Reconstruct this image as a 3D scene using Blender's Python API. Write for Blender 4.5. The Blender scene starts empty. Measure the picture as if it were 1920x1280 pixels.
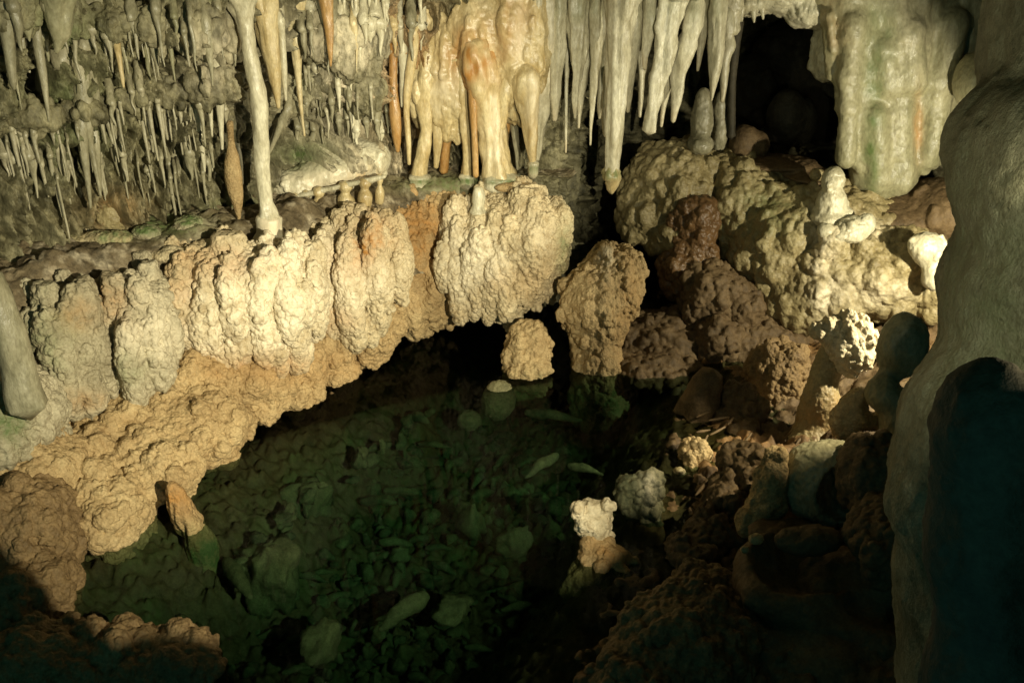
import bpy, math, random
import numpy as np
from mathutils import Vector
from mathutils.bvhtree import BVHTree

C = bpy.context.scene
COL = C.collection

# ------------------------------------------------------------------ camera
F, PITCH, CAMH = 1700.0, math.radians(24), 2.2
cam = bpy.data.objects.new('camera', bpy.data.cameras.new('camera'))
COL.objects.link(cam)
cam.data.sensor_width = 36.0
cam.data.lens = 36.0 * F / 1920.0
cam.data.clip_start = 0.05
cam.data.clip_end = 100
cam.location = (0, 0, CAMH)
cam.rotation_euler = (math.radians(90) - PITCH, 0, 0)
C.camera = cam

# ------------------------------------------------------------------ world: faint cool light of a cave
w = bpy.data.worlds.new('World'); C.world = w; w.use_nodes = True
bg = w.node_tree.nodes['Background']
bg.inputs[0].default_value = (0.13, 0.58, 0.58, 1)
bg.inputs[1].default_value = 0.21


def spot(name, loc, target, power, colour, cone, blend, size=0.04):
    L = bpy.data.lights.new(name, 'SPOT')
    L.energy = power; L.color = colour; L.spot_size = math.radians(cone); L.spot_blend = blend
    L.shadow_soft_size = size
    o = bpy.data.objects.new(name, L); COL.objects.link(o)
    o.location = loc
    o.rotation_euler = (Vector(target) - Vector(loc)).to_track_quat('-Z', 'Y').to_euler()
    return o


# show-cave floodlights and added fill lamps, all standing outside the frame or behind rock
spot('floodlight', (1.2, 0.25, 1.95), (-1.35, 4.4, 0.62), 1250, (1.0, 0.92, 0.66), 56, 1.0, 0.006)
spot('column_fill', (0.55, -0.35, 2.35), (0.05, 5.2, 1.62), 620, (1.0, 0.93, 0.68), 24, 0.45, 0.01)  # fill added to boost the central columns
spot('curtain_floodlight', (-1.2, 0.8, 1.9), (2.65, 5.1, 1.72), 85, (0.97, 0.97, 0.66), 32, 0.7, 0.01)
spot('ledge_lamp', (2.3, 3.6, 1.0), (1.5, 4.6, 0.62), 135, (1.0, 0.92, 0.66), 120, 0.3, 0.02)
spot('side_fill', (0.56, 0.92, 1.72), (1.03, 1.8, 1.72), 18, (1.0, 0.97, 0.70), 75, 0.6, 0.01)  # fill added to light the big column, tucked behind the dark post
spot('shore_fill', (1.9, 2.6, 1.6), (0.85, 3.45, 0.08), 150, (1.0, 0.88, 0.58), 28, 0.6, 0.01)  # fill added to brighten the ball and slab pile

C.view_settings.view_transform = 'Standard'
C.view_settings.look = 'None'
C.view_settings.exposure = 0
C.view_settings.gamma = 1
C.cycles.use_denoising = True
C.cycles.max_bounces = 6
C.cycles.diffuse_bounces = 2
C.cycles.transparent_max_bounces = 12
C.cycles.sample_clamp_indirect = 4

# ------------------------------------------------------------------ picking points in the cave
SP, CP = math.sin(PITCH), math.cos(PITCH)


def ray(px, py):
    u = (px - 960) / F; v = (640 - py) / F
    return np.array((u, CP + SP * v, -SP + CP * v))


def P(px, py, Y):
    d = ray(px, py)
    return np.array((0, 0, CAMH)) + d * (Y / d[1])


def W(px, py, z):
    d = ray(px, py)
    return np.array((0, 0, CAMH)) + d * ((z - CAMH) / d[2])


def scale_at(px, py, Y):                  # metres per photo pixel at that distance
    return Y / ray(px, py)[1] / F


# ------------------------------------------------------------------ numpy noise
def _hash(i, j, k, seed):
    n = (i.astype(np.int64) * 374761393 + j.astype(np.int64) * 668265263 + k.astype(np.int64) * 2147483647 + seed * 1274126177)
    n = (n ^ (n >> 13)) & 0x7fffffff
    n = (n * 1103515245 + 12345 + (n >> 7) * 69069) & 0x7fffffff
    n = (n ^ (n >> 15)) & 0x7fffffff
    n = (n * 1664525 + 1013904223) & 0x7fffffff
    n = n ^ (n >> 11)
    return n


def vnoise(Pt, seed=0):
    f = np.floor(Pt); t = Pt - f
    i, j, k = (f[:, a].astype(np.int64) for a in range(3))
    t = t * t * t * (t * (t * 6 - 15) + 10)
    out = np.zeros(len(Pt))
    for a in (0, 1):
        wa = t[:, 0] if a else 1 - t[:, 0]
        for b in (0, 1):
            wb = t[:, 1] if b else 1 - t[:, 1]
            for c in (0, 1):
                wc = t[:, 2] if c else 1 - t[:, 2]
                out += wa * wb * wc * ((_hash(i + a, j + b, k + c, seed) & 0xffff) / 65535.0)
    return out * 2 - 1


def fbm(Pt, freq, octv=4, seed=0, gain=0.5):
    freq = np.asarray(freq, float) * np.ones(3)
    s = np.zeros(len(Pt)); a = 1.0; tot = 0
    for o in range(octv):
        s += a * vnoise(Pt * freq * (2.03 ** o) + o * 17.3, seed + o * 31)
        tot += a; a *= gain
    return s / tot


def worley(Pt, freq, seed=0):
    Q = Pt * (np.asarray(freq, float) * np.ones(3))
    f = np.floor(Q).astype(np.int64)
    F1 = np.full(len(Q), 9.0); F2 = np.full(len(Q), 9.0); cid = np.zeros(len(Q))
    for a in (-1, 0, 1):
        for b in (-1, 0, 1):
            for c in (-1, 0, 1):
                i, j, k = f[:, 0] + a, f[:, 1] + b, f[:, 2] + c
                h = _hash(i, j, k, seed); h2 = _hash(j, k, i, seed + 77)
                d2 = ((i + (h & 1023) / 1023.0 - Q[:, 0]) ** 2 + (j + ((h >> 10) & 1023) / 1023.0 - Q[:, 1]) ** 2
                      + (k + (h2 & 1023) / 1023.0 - Q[:, 2]) ** 2)
                near = d2 < F1
                F2 = np.where(near, F1, np.minimum(F2, d2))
                cid = np.where(near, (h2 >> 10) & 1023, cid)
                F1 = np.where(near, d2, F1)
    return np.sqrt(F1), np.sqrt(F2), cid / 1023.0


# ------------------------------------------------------------------ meshes
def mesh_from(name, V, Q, tris=None):
    me = bpy.data.meshes.new(name)
    V = np.asarray(V, np.float32); Q = np.asarray(Q, np.int32)
    n4 = len(Q); n3 = 0 if tris is None else len(tris)
    idx = Q.ravel() if n3 == 0 else np.concatenate([Q.ravel(), np.asarray(tris, np.int32).ravel()])
    me.vertices.add(len(V)); me.vertices.foreach_set('co', V.ravel())
    me.loops.add(len(idx)); me.loops.foreach_set('vertex_index', idx)
    me.polygons.add(n4 + n3)
    st = np.arange(n4) * 4
    if n3: st = np.concatenate([st, n4 * 4 + np.arange(n3) * 3])
    me.polygons.foreach_set('loop_start', st.astype(np.int32))
    me.update(calc_edges=True)
    me.validate()
    me.shade_smooth()
    return me


def normals_of(V, Q):
    n = np.cross(V[Q[:, 2]] - V[Q[:, 0]], V[Q[:, 3]] - V[Q[:, 1]])
    N = np.zeros_like(V)
    for a in range(4): 
        for c in range(3): N[:, c] += np.bincount(Q[:, a], n[:, c], len(V))
    return N / np.maximum(np.linalg.norm(N, axis=1, keepdims=True), 1e-12)


def link(name, V, Q, mat, parent=None, base=None, tint=None, tris=None, label=None, cat=None, group=None, kind=None):
    V = np.asarray(V, float)
    if base is None:
        base = np.array(((V[:, 0].min() + V[:, 0].max()) / 2, (V[:, 1].min() + V[:, 1].max()) / 2, V[:, 2].min()))
    base = np.asarray(base, float)
    me = mesh_from(name, V - base, Q, tris)
    if tint is not None:
        at = me.color_attributes.new('tint', 'FLOAT_COLOR', 'POINT')
        rgba = np.ones((len(V), 4), np.float32); rgba[:, :3] = tint
        at.data.foreach_set('color', rgba.ravel())
    me.materials.append(mat)
    o = bpy.data.objects.new(name, me); COL.objects.link(o)
    if parent is not None:
        o.parent = parent; o.location = Vector(base) - parent.location
    else:
        o.location = base
    tag(o, label, cat, group, kind)
    return o


def tag(o, label=None, cat=None, group=None, kind=None):
    if label: o['label'] = label
    if cat: o['category'] = cat
    if group: o['group'] = group
    if kind: o['kind'] = kind
    return o


def grid_faces(nu, nv):
    i = np.arange(nu - 1)[:, None] * nv + np.arange(nv - 1)[None, :]
    return np.stack([i, i + nv, i + nv + 1, i + 1], -1).reshape(-1, 4)


# ---- signed distance sculpting: smooth unions of ellipsoids and tapered capsules, surface nets to a quad mesh
class Clay:
    def __init__(self, h): self.h = h; self.prims = []

    def ell(self, c, r, rot=None, k=0.05):
        self.prims.append(('e', np.asarray(c, float), np.asarray(r, float) * np.ones(3), rot, k)); return self

    def cap(self, a, b, ra, rb, k=0.03):
        self.prims.append(('c', np.asarray(a, float), np.asarray(b, float), (ra, rb), k)); return self

    def cut(self, c, r, k=0.02, rot=None):
        self.prims.append(('x', np.asarray(c, float), np.asarray(r, float) * np.ones(3), rot, k)); return self

    def mesh(self, lump=0.0, lfreq=6, seed=0, floor=None, nod=()):
        h = self.h; lo = np.full(3, 1e9); hi = np.full(3, -1e9)
        for p in self.prims:
            if p[0] == 'e':
                m = p[2].max() if p[3] is not None else p[2]
                lo = np.minimum(lo, p[1] - m); hi = np.maximum(hi, p[1] + m)
            elif p[0] == 'c':
                m = max(p[3])
                lo = np.minimum(lo, np.minimum(p[1], p[2]) - m); hi = np.maximum(hi, np.maximum(p[1], p[2]) + m)
        mg = 3 * h + lump * 1.2 + 0.02
        lo -= mg; hi += mg
        if floor is not None: lo[2] = max(lo[2], floor - 3 * h)
        n = np.maximum(np.ceil((hi - lo) / h).astype(int) + 1, 4)
        ax = [(lo[a] + np.arange(n[a]) * h).astype(np.float32) for a in range(3)]
        D = np.full(n, 0.5, np.float32)
        for p in self.prims:
            k = p[4]; m = k + 0.03
            if p[0] in 'ex':
                rr = np.ones(3) * p[2].max() if p[3] is not None else p[2]
                blo, bhi = p[1] - rr - m, p[1] + rr + m
            else:
                mm = max(p[3]) + m
                blo, bhi = np.minimum(p[1], p[2]) - mm, np.maximum(p[1], p[2]) + mm
            s = []
            for a in range(3):
                i0 = max(0, int(np.floor((blo[a] - lo[a]) / h))); i1 = min(n[a], int(np.ceil((bhi[a] - lo[a]) / h)) + 1)
                s.append(slice(i0, max(i1, i0)))
            s = tuple(s)
            sub = D[s]
            if sub.size == 0: continue
            X = [ax[0][s[0]][:, None, None], ax[1][s[1]][None, :, None], ax[2][s[2]][None, None, :]]
            if p[0] in 'ex':
                q = [X[a] - np.float32(p[1][a]) for a in range(3)]
                if p[3] is not None:
                    R = np.asarray(p[3], np.float32)
                    q = [q[0] * R[a, 0] + q[1] * R[a, 1] + q[2] * R[a, 2] for a in range(3)]
                r = p[2].astype(np.float32)
                k0 = np.sqrt((q[0] / r[0]) ** 2 + (q[1] / r[1]) ** 2 + (q[2] / r[2]) ** 2)
                k1 = np.sqrt((q[0] / r[0] ** 2) ** 2 + (q[1] / r[1] ** 2) ** 2 + (q[2] / r[2] ** 2) ** 2)
                d = k0 * (k0 - 1) / np.maximum(k1, 1e-6)
                d = np.where(k0 < 0.02, -np.float32(r.min()), d)
            else:
                A = p[1].astype(np.float32); B = (p[2] - p[1]).astype(np.float32); L = max(float(B @ B), 1e-9)
                q = [X[a] - A[a] for a in range(3)]
                t = np.clip((q[0] * B[0] + q[1] * B[1] + q[2] * B[2]) / L, 0, 1)
                d = np.sqrt(sum((q[a] - t * B[a]) ** 2 for a in range(3))) - (p[3][0] + (p[3][1] - p[3][0]) * t)
            k = np.float32(k)
            if p[0] == 'x':
                hh = np.maximum(k - np.abs(-d - sub), 0) / k
                D[s] = np.maximum(sub, -d) + hh * hh * k * 0.25
            else:
                hh = np.maximum(k - np.abs(sub - d), 0) / k
                D[s] = np.minimum(sub, d) - hh * hh * k * 0.25
        if lump:
            near = np.abs(D) < lump * 1.3 + 2 * h
            ii = np.nonzero(near)
            pts = np.stack([ax[a][ii[a]] for a in range(3)], 1).astype(float)
            D[ii] += (lump * fbm(pts, lfreq, 3, seed)).astype(np.float32)
        if floor is not None:
            D = np.maximum(D, (floor - ax[2])[None, None, :])
        edge = lambda: [D.__setitem__(s, 0.3) for s in ((0,), (-1,), (slice(None), 0), (slice(None), -1), (slice(None), slice(None), 0), (slice(None), slice(None), -1))]
        edge()
        rg = np.random.default_rng(seed + 5)
        for dens, r0, r1, sink, st, k in nod:           # grow nodules all over the side that can be seen
            V, Q = nets(D, lo, h)
            N = normals_of(V, Q); T = np.array((0, 0, CAMH + 0.4)) - V
            T /= np.linalg.norm(T, axis=1, keepdims=True)
            ok = np.nonzero((N * T).sum(1) > -0.35)[0]
            n_ = int(dens * len(ok) * h * h)
            if n_ < 1: continue
            patch = np.clip(0.65 + 1.0 * fbm(V[ok], 4, 2, seed + 70), 0.3, 1)
            pick = rg.choice(ok, min(n_, len(ok)), False, patch / patch.sum())
            rad = r0 + (r1 - r0) * rg.random(len(pick)) ** 1.6
            ctr = V[pick] - N[pick] * (rad * sink)[:, None]
            for c_, r_ in zip(ctr, rad):
                m_ = r_ + k + h
                i0 = np.maximum(((c_ - (m_, m_, m_ * st) - lo) / h).astype(int), 1); i1 = np.minimum(((c_ + (m_, m_, m_ * st) - lo) / h).astype(int) + 2, n - 1)
                if (i1 <= i0).any(): continue
                s = tuple(slice(a_, b_) for a_, b_ in zip(i0, i1)); sub = D[s]
                d = np.sqrt(((ax[0][s[0]] - c_[0]) ** 2)[:, None, None] + ((ax[1][s[1]] - c_[1]) ** 2)[None, :, None] + (((ax[2][s[2]] - c_[2]) / st) ** 2)[None, None, :]) - r_
                hh = np.maximum(k - np.abs(sub - d), 0) / k
                D[s] = np.minimum(sub, d) - hh * hh * k * 0.25
        if nod: edge()
        return nets(D, lo, h)


def nets(D, lo, h):
    n = D.shape
    neg = D < 0
    m = [k - 1 for k in n]
    cnt = np.zeros(m, np.int8)
    for a in (0, 1):
        for b in (0, 1):
            for c in (0, 1):
                cnt += neg[a:a + m[0], b:b + m[1], c:c + m[2]]
    act = (cnt > 0) & (cnt < 8)
    I = np.nonzero(act); nv = len(I[0])
    idx = np.full(m, -1, np.int32); idx[I] = np.arange(nv)
    S = np.zeros((nv, 3)); K = np.zeros(nv)
    cor = [(a, b, c) for a in (0, 1) for b in (0, 1) for c in (0, 1)]
    val = {q: D[I[0] + q[0], I[1] + q[1], I[2] + q[2]].astype(float) for q in cor}
    for q in cor:
        for ax in range(3):
            if q[ax] == 0:
                e = list(q); e[ax] = 1; e = tuple(e)
                va, vb = val[q], val[e]
                x = (va < 0) != (vb < 0)
                t = np.where(x, va / np.where(np.abs(va - vb) < 1e-12, 1, va - vb), 0)
                pt = np.zeros((nv, 3)) + np.array(q, float)
                pt[:, ax] += t
                S += pt * x[:, None]; K += x
    V = lo + h * (np.stack(I, 1) + S / K[:, None])
    quads = []
    for ax in range(3):
        b, c = (ax + 1) % 3, (ax + 2) % 3
        s0 = [slice(1, -1)] * 3; s0[ax] = slice(0, -1)
        s1 = list(s0); s1[ax] = slice(1, None)
        na, nb = neg[tuple(s0)], neg[tuple(s1)]
        for flip, M in ((False, na & ~nb), (True, ~na & nb)):
            J = [j.copy() for j in np.nonzero(M)]
            off = [1, 1, 1]; off[ax] = 0
            J = [J[a] + off[a] for a in range(3)]
            def at(db, dc):
                q = list(J); q[b] = q[b] - db; q[c] = q[c] - dc
                return idx[q[0], q[1], q[2]]
            f = np.stack([at(1, 1), at(0, 1), at(0, 0), at(1, 0)], 1)
            quads.append(f[:, ::-1] if flip else f)
    return V, np.concatenate(quads)


def popcorn(V, Q, amp=0.012, size=0.03, stretch=1.6, seed=0, fine=0.5, rough=0.004, clump=0.0):
    """knobbly cave popcorn: clumps, rounded nodules and beads pushed out along the normals"""
    N = normals_of(V, Q)
    if clump:
        wv = V + 0.03 * np.stack([fbm(V, 6, 2, seed + 15), fbm(V, 6, 2, seed + 16), fbm(V, 6, 2, seed + 17)], 1)
        F1, F2, cid = worley(wv, (12, 12, 6.5), seed + 40)
        V = V + N * (clump * (np.sqrt(np.clip(1 - (F1 / 0.9) ** 2, 0, 1)) * (0.5 + 0.7 * cid) - 0.5))[:, None]
        N = normals_of(V, Q)
    wv = V + 0.02 * np.stack([fbm(V, 9, 2, seed + 5), fbm(V, 9, 2, seed + 6), fbm(V, 9, 2, seed + 7)], 1)
    f = 1.0 / size
    F1, F2, cid = worley(wv, (f, f, f / stretch), seed)
    mod = np.clip(0.8 + 1.1 * fbm(V, 5, 2, seed + 9), 0.2, 1.5)
    d = amp * mod * (np.sqrt(np.clip(1 - (F1 / 0.8) ** 2, 0, 1)) * (0.5 + 0.8 * cid) - 0.5)
    V = V + N * d[:, None]
    d = rough * fbm(V, 60, 3, seed + 20)
    if fine:
        N = normals_of(V, Q)
        G1, G2, gid = worley(wv + 3.1, (2.2 * f, 2.2 * f, 2.0 * f), seed + 11)
        d += amp * fine * mod * (np.sqrt(np.clip(1 - (G1 / 0.85) ** 2, 0, 1)) * (0.3 + gid) - 0.3)
    return V + N * d[:, None]


def crr(pts, n):
    """Catmull-Rom through rows of pts, n samples in all"""
    p = np.asarray(pts, float)
    p = np.vstack([2 * p[0] - p[1], p, 2 * p[-1] - p[-2]])
    m = len(p) - 3
    t = np.linspace(0, m - 1e-6, n); i = t.astype(int); u = (t - i)[:, None]
    a, b, c, d = p[i], p[i + 1], p[i + 2], p[i + 3]
    return 0.5 * (2 * b + (c - a) * u + (2 * a - 5 * b + 4 * c - d) * u * u + (3 * b - a - 3 * c + d) * u ** 3)


def tube(pts, seg=16, step=0.012, lump=0.1, rib=0.0, seed=0, freq=18):
    """pts rows (x,y,z,r): a knobbly tapering body round a curved axis, both ends closed"""
    p = np.asarray(pts, float)
    L = np.linalg.norm(np.diff(p[:, :3], axis=0), axis=1).sum()
    n = int(np.clip(L / step, 6, 160))
    S = crr(p, n); c = S[:, :3]; r = np.maximum(S[:, 3], 0.0012)
    T = np.gradient(c, axis=0); T /= np.linalg.norm(T, axis=1, keepdims=True) + 1e-12
    ref = np.array((0.31, 0.95, 0.02)) if abs(T[0] @ np.array((0.31, 0.95, 0.02))) < 0.9 else np.array((1.0, 0, 0))
    A = np.cross(T, ref); A /= np.linalg.norm(A, axis=1, keepdims=True)
    B = np.cross(T, A)
    th = np.linspace(0, 2 * np.pi, seg, endpoint=False)
    dirs = A[:, None, :] * np.cos(th)[None, :, None] + B[:, None, :] * np.sin(th)[None, :, None]
    V0 = (c[:, None, :] + dirs * r[:, None, None]).reshape(-1, 3)
    nz = fbm(V0, (freq, freq, freq * 0.5), 4, seed)
    if rib: nz2 = rib * fbm(V0, (freq * 2.2, freq * 2.2, freq * 0.12), 2, seed + 3)
    else: nz2 = 0
    rr = np.repeat(r, seg) * (1 + lump * 2 * nz + nz2 * 2)
    V = (c[:, None, :] + dirs * rr.reshape(n, seg)[:, :, None]).reshape(-1, 3)
    i = np.arange(n - 1)[:, None] * seg; j = np.arange(seg)[None, :]; j2 = (j + 1) % seg
    Q = np.stack([i + j, i + j2, i + seg + j2, i + seg + j], -1).reshape(-1, 4)
    V = np.vstack([V, c[0] - T[0] * r[0] * 0.4, c[-1] + T[-1] * r[-1] * 0.9])
    j = np.arange(seg); j2 = (j + 1) % seg; a = n * seg; b = (n - 1) * seg
    tri = np.vstack([np.stack([np.full(seg, a), j2, j], 1), np.stack([np.full(seg, a + 1), b + j, b + j2], 1)])
    return V, Q, tri


# ------------------------------------------------------------------ materials
def rock(name, dark, mid, light, rough=0.65, bump=0.5, grain=55, pits=0.0, spec=0.35, freq=3.5, pop=0.0, stain=(0.42, 0.2, 0.05), aniso=1.0, coat=0.0):
    m = bpy.data.materials.new(name); m.use_nodes = True
    nt = m.node_tree; N = nt.nodes; Lk = nt.links; N.clear()
    out = N.new('ShaderNodeOutputMaterial'); b = N.new('ShaderNodeBsdfPrincipled')
    Lk.new(b.outputs[0], out.inputs[0])
    geo = N.new('ShaderNodeNewGeometry')
    mp = N.new('ShaderNodeMapping'); mp.inputs['Scale'].default_value = (1, 1, aniso)
    Lk.new(geo.outputs['Position'], mp.inputs[0])

    def noise(sc, det=5, rg=0.55, vec=mp):
        n = N.new('ShaderNodeTexNoise'); n.inputs['Scale'].default_value = sc; n.inputs['Detail'].default_value = det
        n.inputs['Roughness'].default_value = rg; Lk.new(vec.outputs[0], n.inputs['Vector']); return n

    def ramp(sock, stops):
        r = N.new('ShaderNodeValToRGB'); e = r.color_ramp.elements
        e[0].position, e[0].color = stops[0][0], (*stops[0][1], 1); e[1].position, e[1].color = stops[-1][0], (*stops[-1][1], 1)
        for p_, c_ in stops[1:-1]:
            q = e.new(p_); q.color = (*c_, 1)
        Lk.new(sock, r.inputs[0]); return r

    def mix(fac, a, c):
        x = N.new('ShaderNodeMix'); x.data_type = 'RGBA'
        for s_, i_ in ((fac, 0), (a, 6), (c, 7)):
            if isinstance(s_, (int, float)): x.inputs[i_].default_value = s_
            elif isinstance(s_, tuple): x.inputs[i_].default_value = (*s_, 1)
            else: Lk.new(s_, x.inputs[i_])
        return x.outputs[2]

    def math_(op, a, c):
        x = N.new('ShaderNodeMath'); x.operation = op; x.use_clamp = True
        for s_, i_ in ((a, 0), (c, 1)):
            if isinstance(s_, (int, float)): x.inputs[i_].default_value = s_
            else: Lk.new(s_, x.inputs[i_])
        return x.outputs[0]

    n1 = noise(freq, 6, 0.6); n2 = noise(freq * 7, 6, 0.62); n3 = noise(freq * 30, 4, 0.6)
    base = ramp(n1.outputs[0], [(0.32, dark), (0.5, mid), (0.68, light)]).outputs[0]
    sp = ramp(n2.outputs[0], [(0.36, dark), (0.62, light)]).outputs[0]
    base = mix(0.38, base, sp)
    fn = ramp(n3.outputs[0], [(0.3, (0.62, 0.6, 0.56)), (0.7, (1.15, 1.15, 1.15))]).outputs[0]
    mm = N.new('ShaderNodeMix'); mm.data_type = 'RGBA'; mm.blend_type = 'MULTIPLY'; mm.inputs[0].default_value = 0.8
    Lk.new(base, mm.inputs[6]); Lk.new(fn, mm.inputs[7]); base = mm.outputs[2]
    at = N.new('ShaderNodeAttribute'); at.attribute_name = 'tint'
    sep = N.new('ShaderNodeSeparateColor'); Lk.new(at.outputs['Color'], sep.inputs[0])
    brk = ramp(n2.outputs[0], [(0.35, (0.35,) * 3), (0.62, (1.3,) * 3)]).outputs[0]
    base = mix(math_('MULTIPLY', sep.outputs[0], brk), base, (0.80, 0.70, 0.50))
    base = mix(math_('MULTIPLY', sep.outputs[1], brk), base, (0.11, 0.155, 0.05))
    base = mix(math_('MULTIPLY', sep.outputs[2], brk), base, stain)
    Lk.new(base, b.inputs['Base Color'])
    rr = N.new('ShaderNodeMapRange'); rr.inputs[3].default_value = max(0.08, rough - 0.18); rr.inputs[4].default_value = min(1, rough + 0.15)
    Lk.new(n2.outputs[0], rr.inputs[0]); Lk.new(rr.outputs[0], b.inputs['Roughness'])
    b.inputs['Specular IOR Level'].default_value = spec
    if coat:
        b.inputs['Coat Weight'].default_value = coat; b.inputs['Coat Roughness'].default_value = 0.18
    h = noise(grain, 5, 0.65).outputs[0]
    bp = N.new('ShaderNodeBump'); bp.inputs['Strength'].default_value = bump; bp.inputs['Distance'].default_value = 0.012
    Lk.new(h, bp.inputs['Height'])
    last = bp
    if pop:
        vo = N.new('ShaderNodeTexVoronoi'); vo.inputs['Scale'].default_value = pop; Lk.new(geo.outputs['Position'], vo.inputs['Vector'])
        inv = math_('SUBTRACT', 1.0, vo.outputs['Distance'])
        b2 = N.new('ShaderNodeBump'); b2.inputs['Strength'].default_value = 0.55; b2.inputs['Distance'].default_value = 0.008
        Lk.new(inv, b2.inputs['Height']); Lk.new(bp.outputs[0], b2.inputs['Normal']); last = b2
    Lk.new(last.outputs[0], b.inputs['Normal'])
    if coat: Lk.new(last.outputs[0], b.inputs['Coat Normal'])
    return m


M = {}
M['tan'] = rock('tan_popcorn', (0.30, 0.195, 0.085), (0.46, 0.325, 0.155), (0.58, 0.44, 0.23), 0.75, 0.5, 60, pop=85)
M['cream'] = rock('cream_popcorn', (0.36, 0.265, 0.135), (0.56, 0.45, 0.265), (0.70, 0.60, 0.39), 0.7, 0.5, 60, pop=80)
M['grey'] = rock('grey_popcorn', (0.24, 0.20, 0.12), (0.42, 0.365, 0.24), (0.54, 0.48, 0.33), 0.7, 0.5, 60, pop=80)
M['brown'] = rock('brown_popcorn', (0.12, 0.075, 0.035), (0.23, 0.15, 0.065), (0.33, 0.22, 0.10), 0.7, 0.55, 60, pop=80)
M['olive'] = rock('olive_popcorn', (0.20, 0.155, 0.07), (0.34, 0.27, 0.13), (0.43, 0.36, 0.19), 0.5, 0.5, 45, pop=50, spec=.45)
M['wet'] = rock('wet_red_brown_rock', (0.09, 0.048, 0.02), (0.16, 0.085, 0.035), (0.25, 0.15, 0.065), 0.35, 0.5, 50, spec=0.5, pop=55)
M['mud'] = rock('brown_mud', (0.07, 0.044, 0.02), (0.14, 0.09, 0.042), (0.22, 0.15, 0.075), 0.7, 0.6, 40)
M['wall'] = rock('rough_cave_wall', (0.03, 0.028, 0.014), (0.13, 0.115, 0.06), (0.36, 0.325, 0.19), 0.6, 0.9, 45, freq=4, aniso=0.6)
M['shelf'] = rock('dirty_shelf', (0.05, 0.038, 0.02), (0.13, 0.095, 0.05), (0.28, 0.22, 0.13), 0.8, 0.8, 40, freq=6)
M['pale'] = rock('pale_dripstone', (0.36, 0.32, 0.20), (0.56, 0.51, 0.35), (0.72, 0.68, 0.51), 0.45, 0.45, 40, spec=0.5, aniso=0.35, stain=(0.45, 0.26, 0.07), coat=0.2)
M['yellow'] = rock('yellow_dripstone', (0.38, 0.27, 0.11), (0.58, 0.46, 0.23), (0.70, 0.61, 0.38), 0.40, 0.45, 40, spec=0.5, aniso=0.35, coat=0.2)
M['orange'] = rock('orange_dripstone', (0.30, 0.14, 0.035), (0.43, 0.235, 0.07), (0.55, 0.38, 0.17), 0.32, 0.45, 40, spec=0.5, aniso=0.35, coat=0.2)
M['greydrip'] = rock('grey_dripstone', (0.17, 0.155, 0.09), (0.31, 0.285, 0.18), (0.45, 0.41, 0.28), 0.45, 0.5, 40, spec=0.5, aniso=0.4, coat=0.2)
M['green'] = rock('green_grey_flowstone', (0.19, 0.185, 0.10), (0.31, 0.29, 0.17), (0.43, 0.395, 0.25), 0.48, 0.6, 30, spec=0.4, aniso=0.5, freq=2.5, coat=0.2)
M['darkdrip'] = rock('dark_dripstone', (0.07, 0.068, 0.04), (0.14, 0.132, 0.08), (0.24, 0.22, 0.14), 0.4, 0.6, 50, spec=0.5, aniso=0.5)
M['column'] = rock('column_stone', (0.11, 0.10, 0.05), (0.27, 0.25, 0.145), (0.45, 0.41, 0.27), 0.5, 0.8, 90, spec=0.45, freq=5, aniso=0.8)
M['algae'] = rock('algae_covered_rock', (0.03, 0.036, 0.018), (0.085, 0.095, 0.045), (0.24, 0.225, 0.115), 0.8, 0.9, 35, freq=6)
M['silt'] = rock('silty_rock', (0.075, 0.075, 0.035), (0.16, 0.15, 0.072), (0.27, 0.245, 0.125), 0.8, 0.7, 45, freq=5)
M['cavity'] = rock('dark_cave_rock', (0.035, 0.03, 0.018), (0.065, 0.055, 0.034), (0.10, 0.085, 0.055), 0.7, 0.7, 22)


def water_material():
    m = bpy.data.materials.new('clear_green_water'); m.use_nodes = True
    nt = m.node_tree; N = nt.nodes; Lk = nt.links; N.clear()
    out = N.new('ShaderNodeOutputMaterial')
    tr = N.new('ShaderNodeBsdfTransparent'); tr.inputs[0].default_value = (0.50, 0.58, 0.51, 1)
    gl = N.new('ShaderNodeBsdfGlossy'); gl.inputs['Roughness'].default_value = 0.02
    fr = N.new('ShaderNodeFresnel'); fr.inputs[0].default_value = 1.1
    mx = N.new('ShaderNodeMixShader')
    Lk.new(fr.outputs[0], mx.inputs[0]); Lk.new(tr.outputs[0], mx.inputs[1]); Lk.new(gl.outputs[0], mx.inputs[2])
    Lk.new(mx.outputs[0], out.inputs[0])
    va = N.new('ShaderNodeVolumeAbsorption'); va.inputs[0].default_value = (0.38, 0.68, 0.58, 1); va.inputs[1].default_value = 2.0
    Lk.new(va.outputs[0], out.inputs['Volume'])
    return m


rnd = random.Random(7)
# ------------------------------------------------------------------ the setting
def proj(V):
    d = V - np.array((0, 0, CAMH))
    z = d[:, 1] * CP - d[:, 2] * SP; up = d[:, 1] * SP + d[:, 2] * CP
    z = np.maximum(z, 1e-3)
    return 960 + F * d[:, 0] / z, 640 - F * up / z


def blob(px, py, cx, cy, sx, sy):
    return np.exp(-((px - cx) / sx) ** 2 - ((py - cy) / sy) ** 2)


def smooth(x): 
    x = np.clip(x, 0, 1); return x * x * (3 - 2 * x)


PLAN = np.array([(-3.4, 1.2), (-2.95, 2.6), (-2.45, 3.7), (-2.0, 4.3), (-1.55, 4.62), (-1.18, 5.05), (-0.78, 5.42), (-0.24, 5.55),
                 (0.2, 5.6), (0.42, 6.2), (0.7, 7.1), (1.3, 7.5), (2.2, 7.4), (2.7, 6.4), (3.3, 5.2), (3.6, 3), (3.4, 1)])


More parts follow.
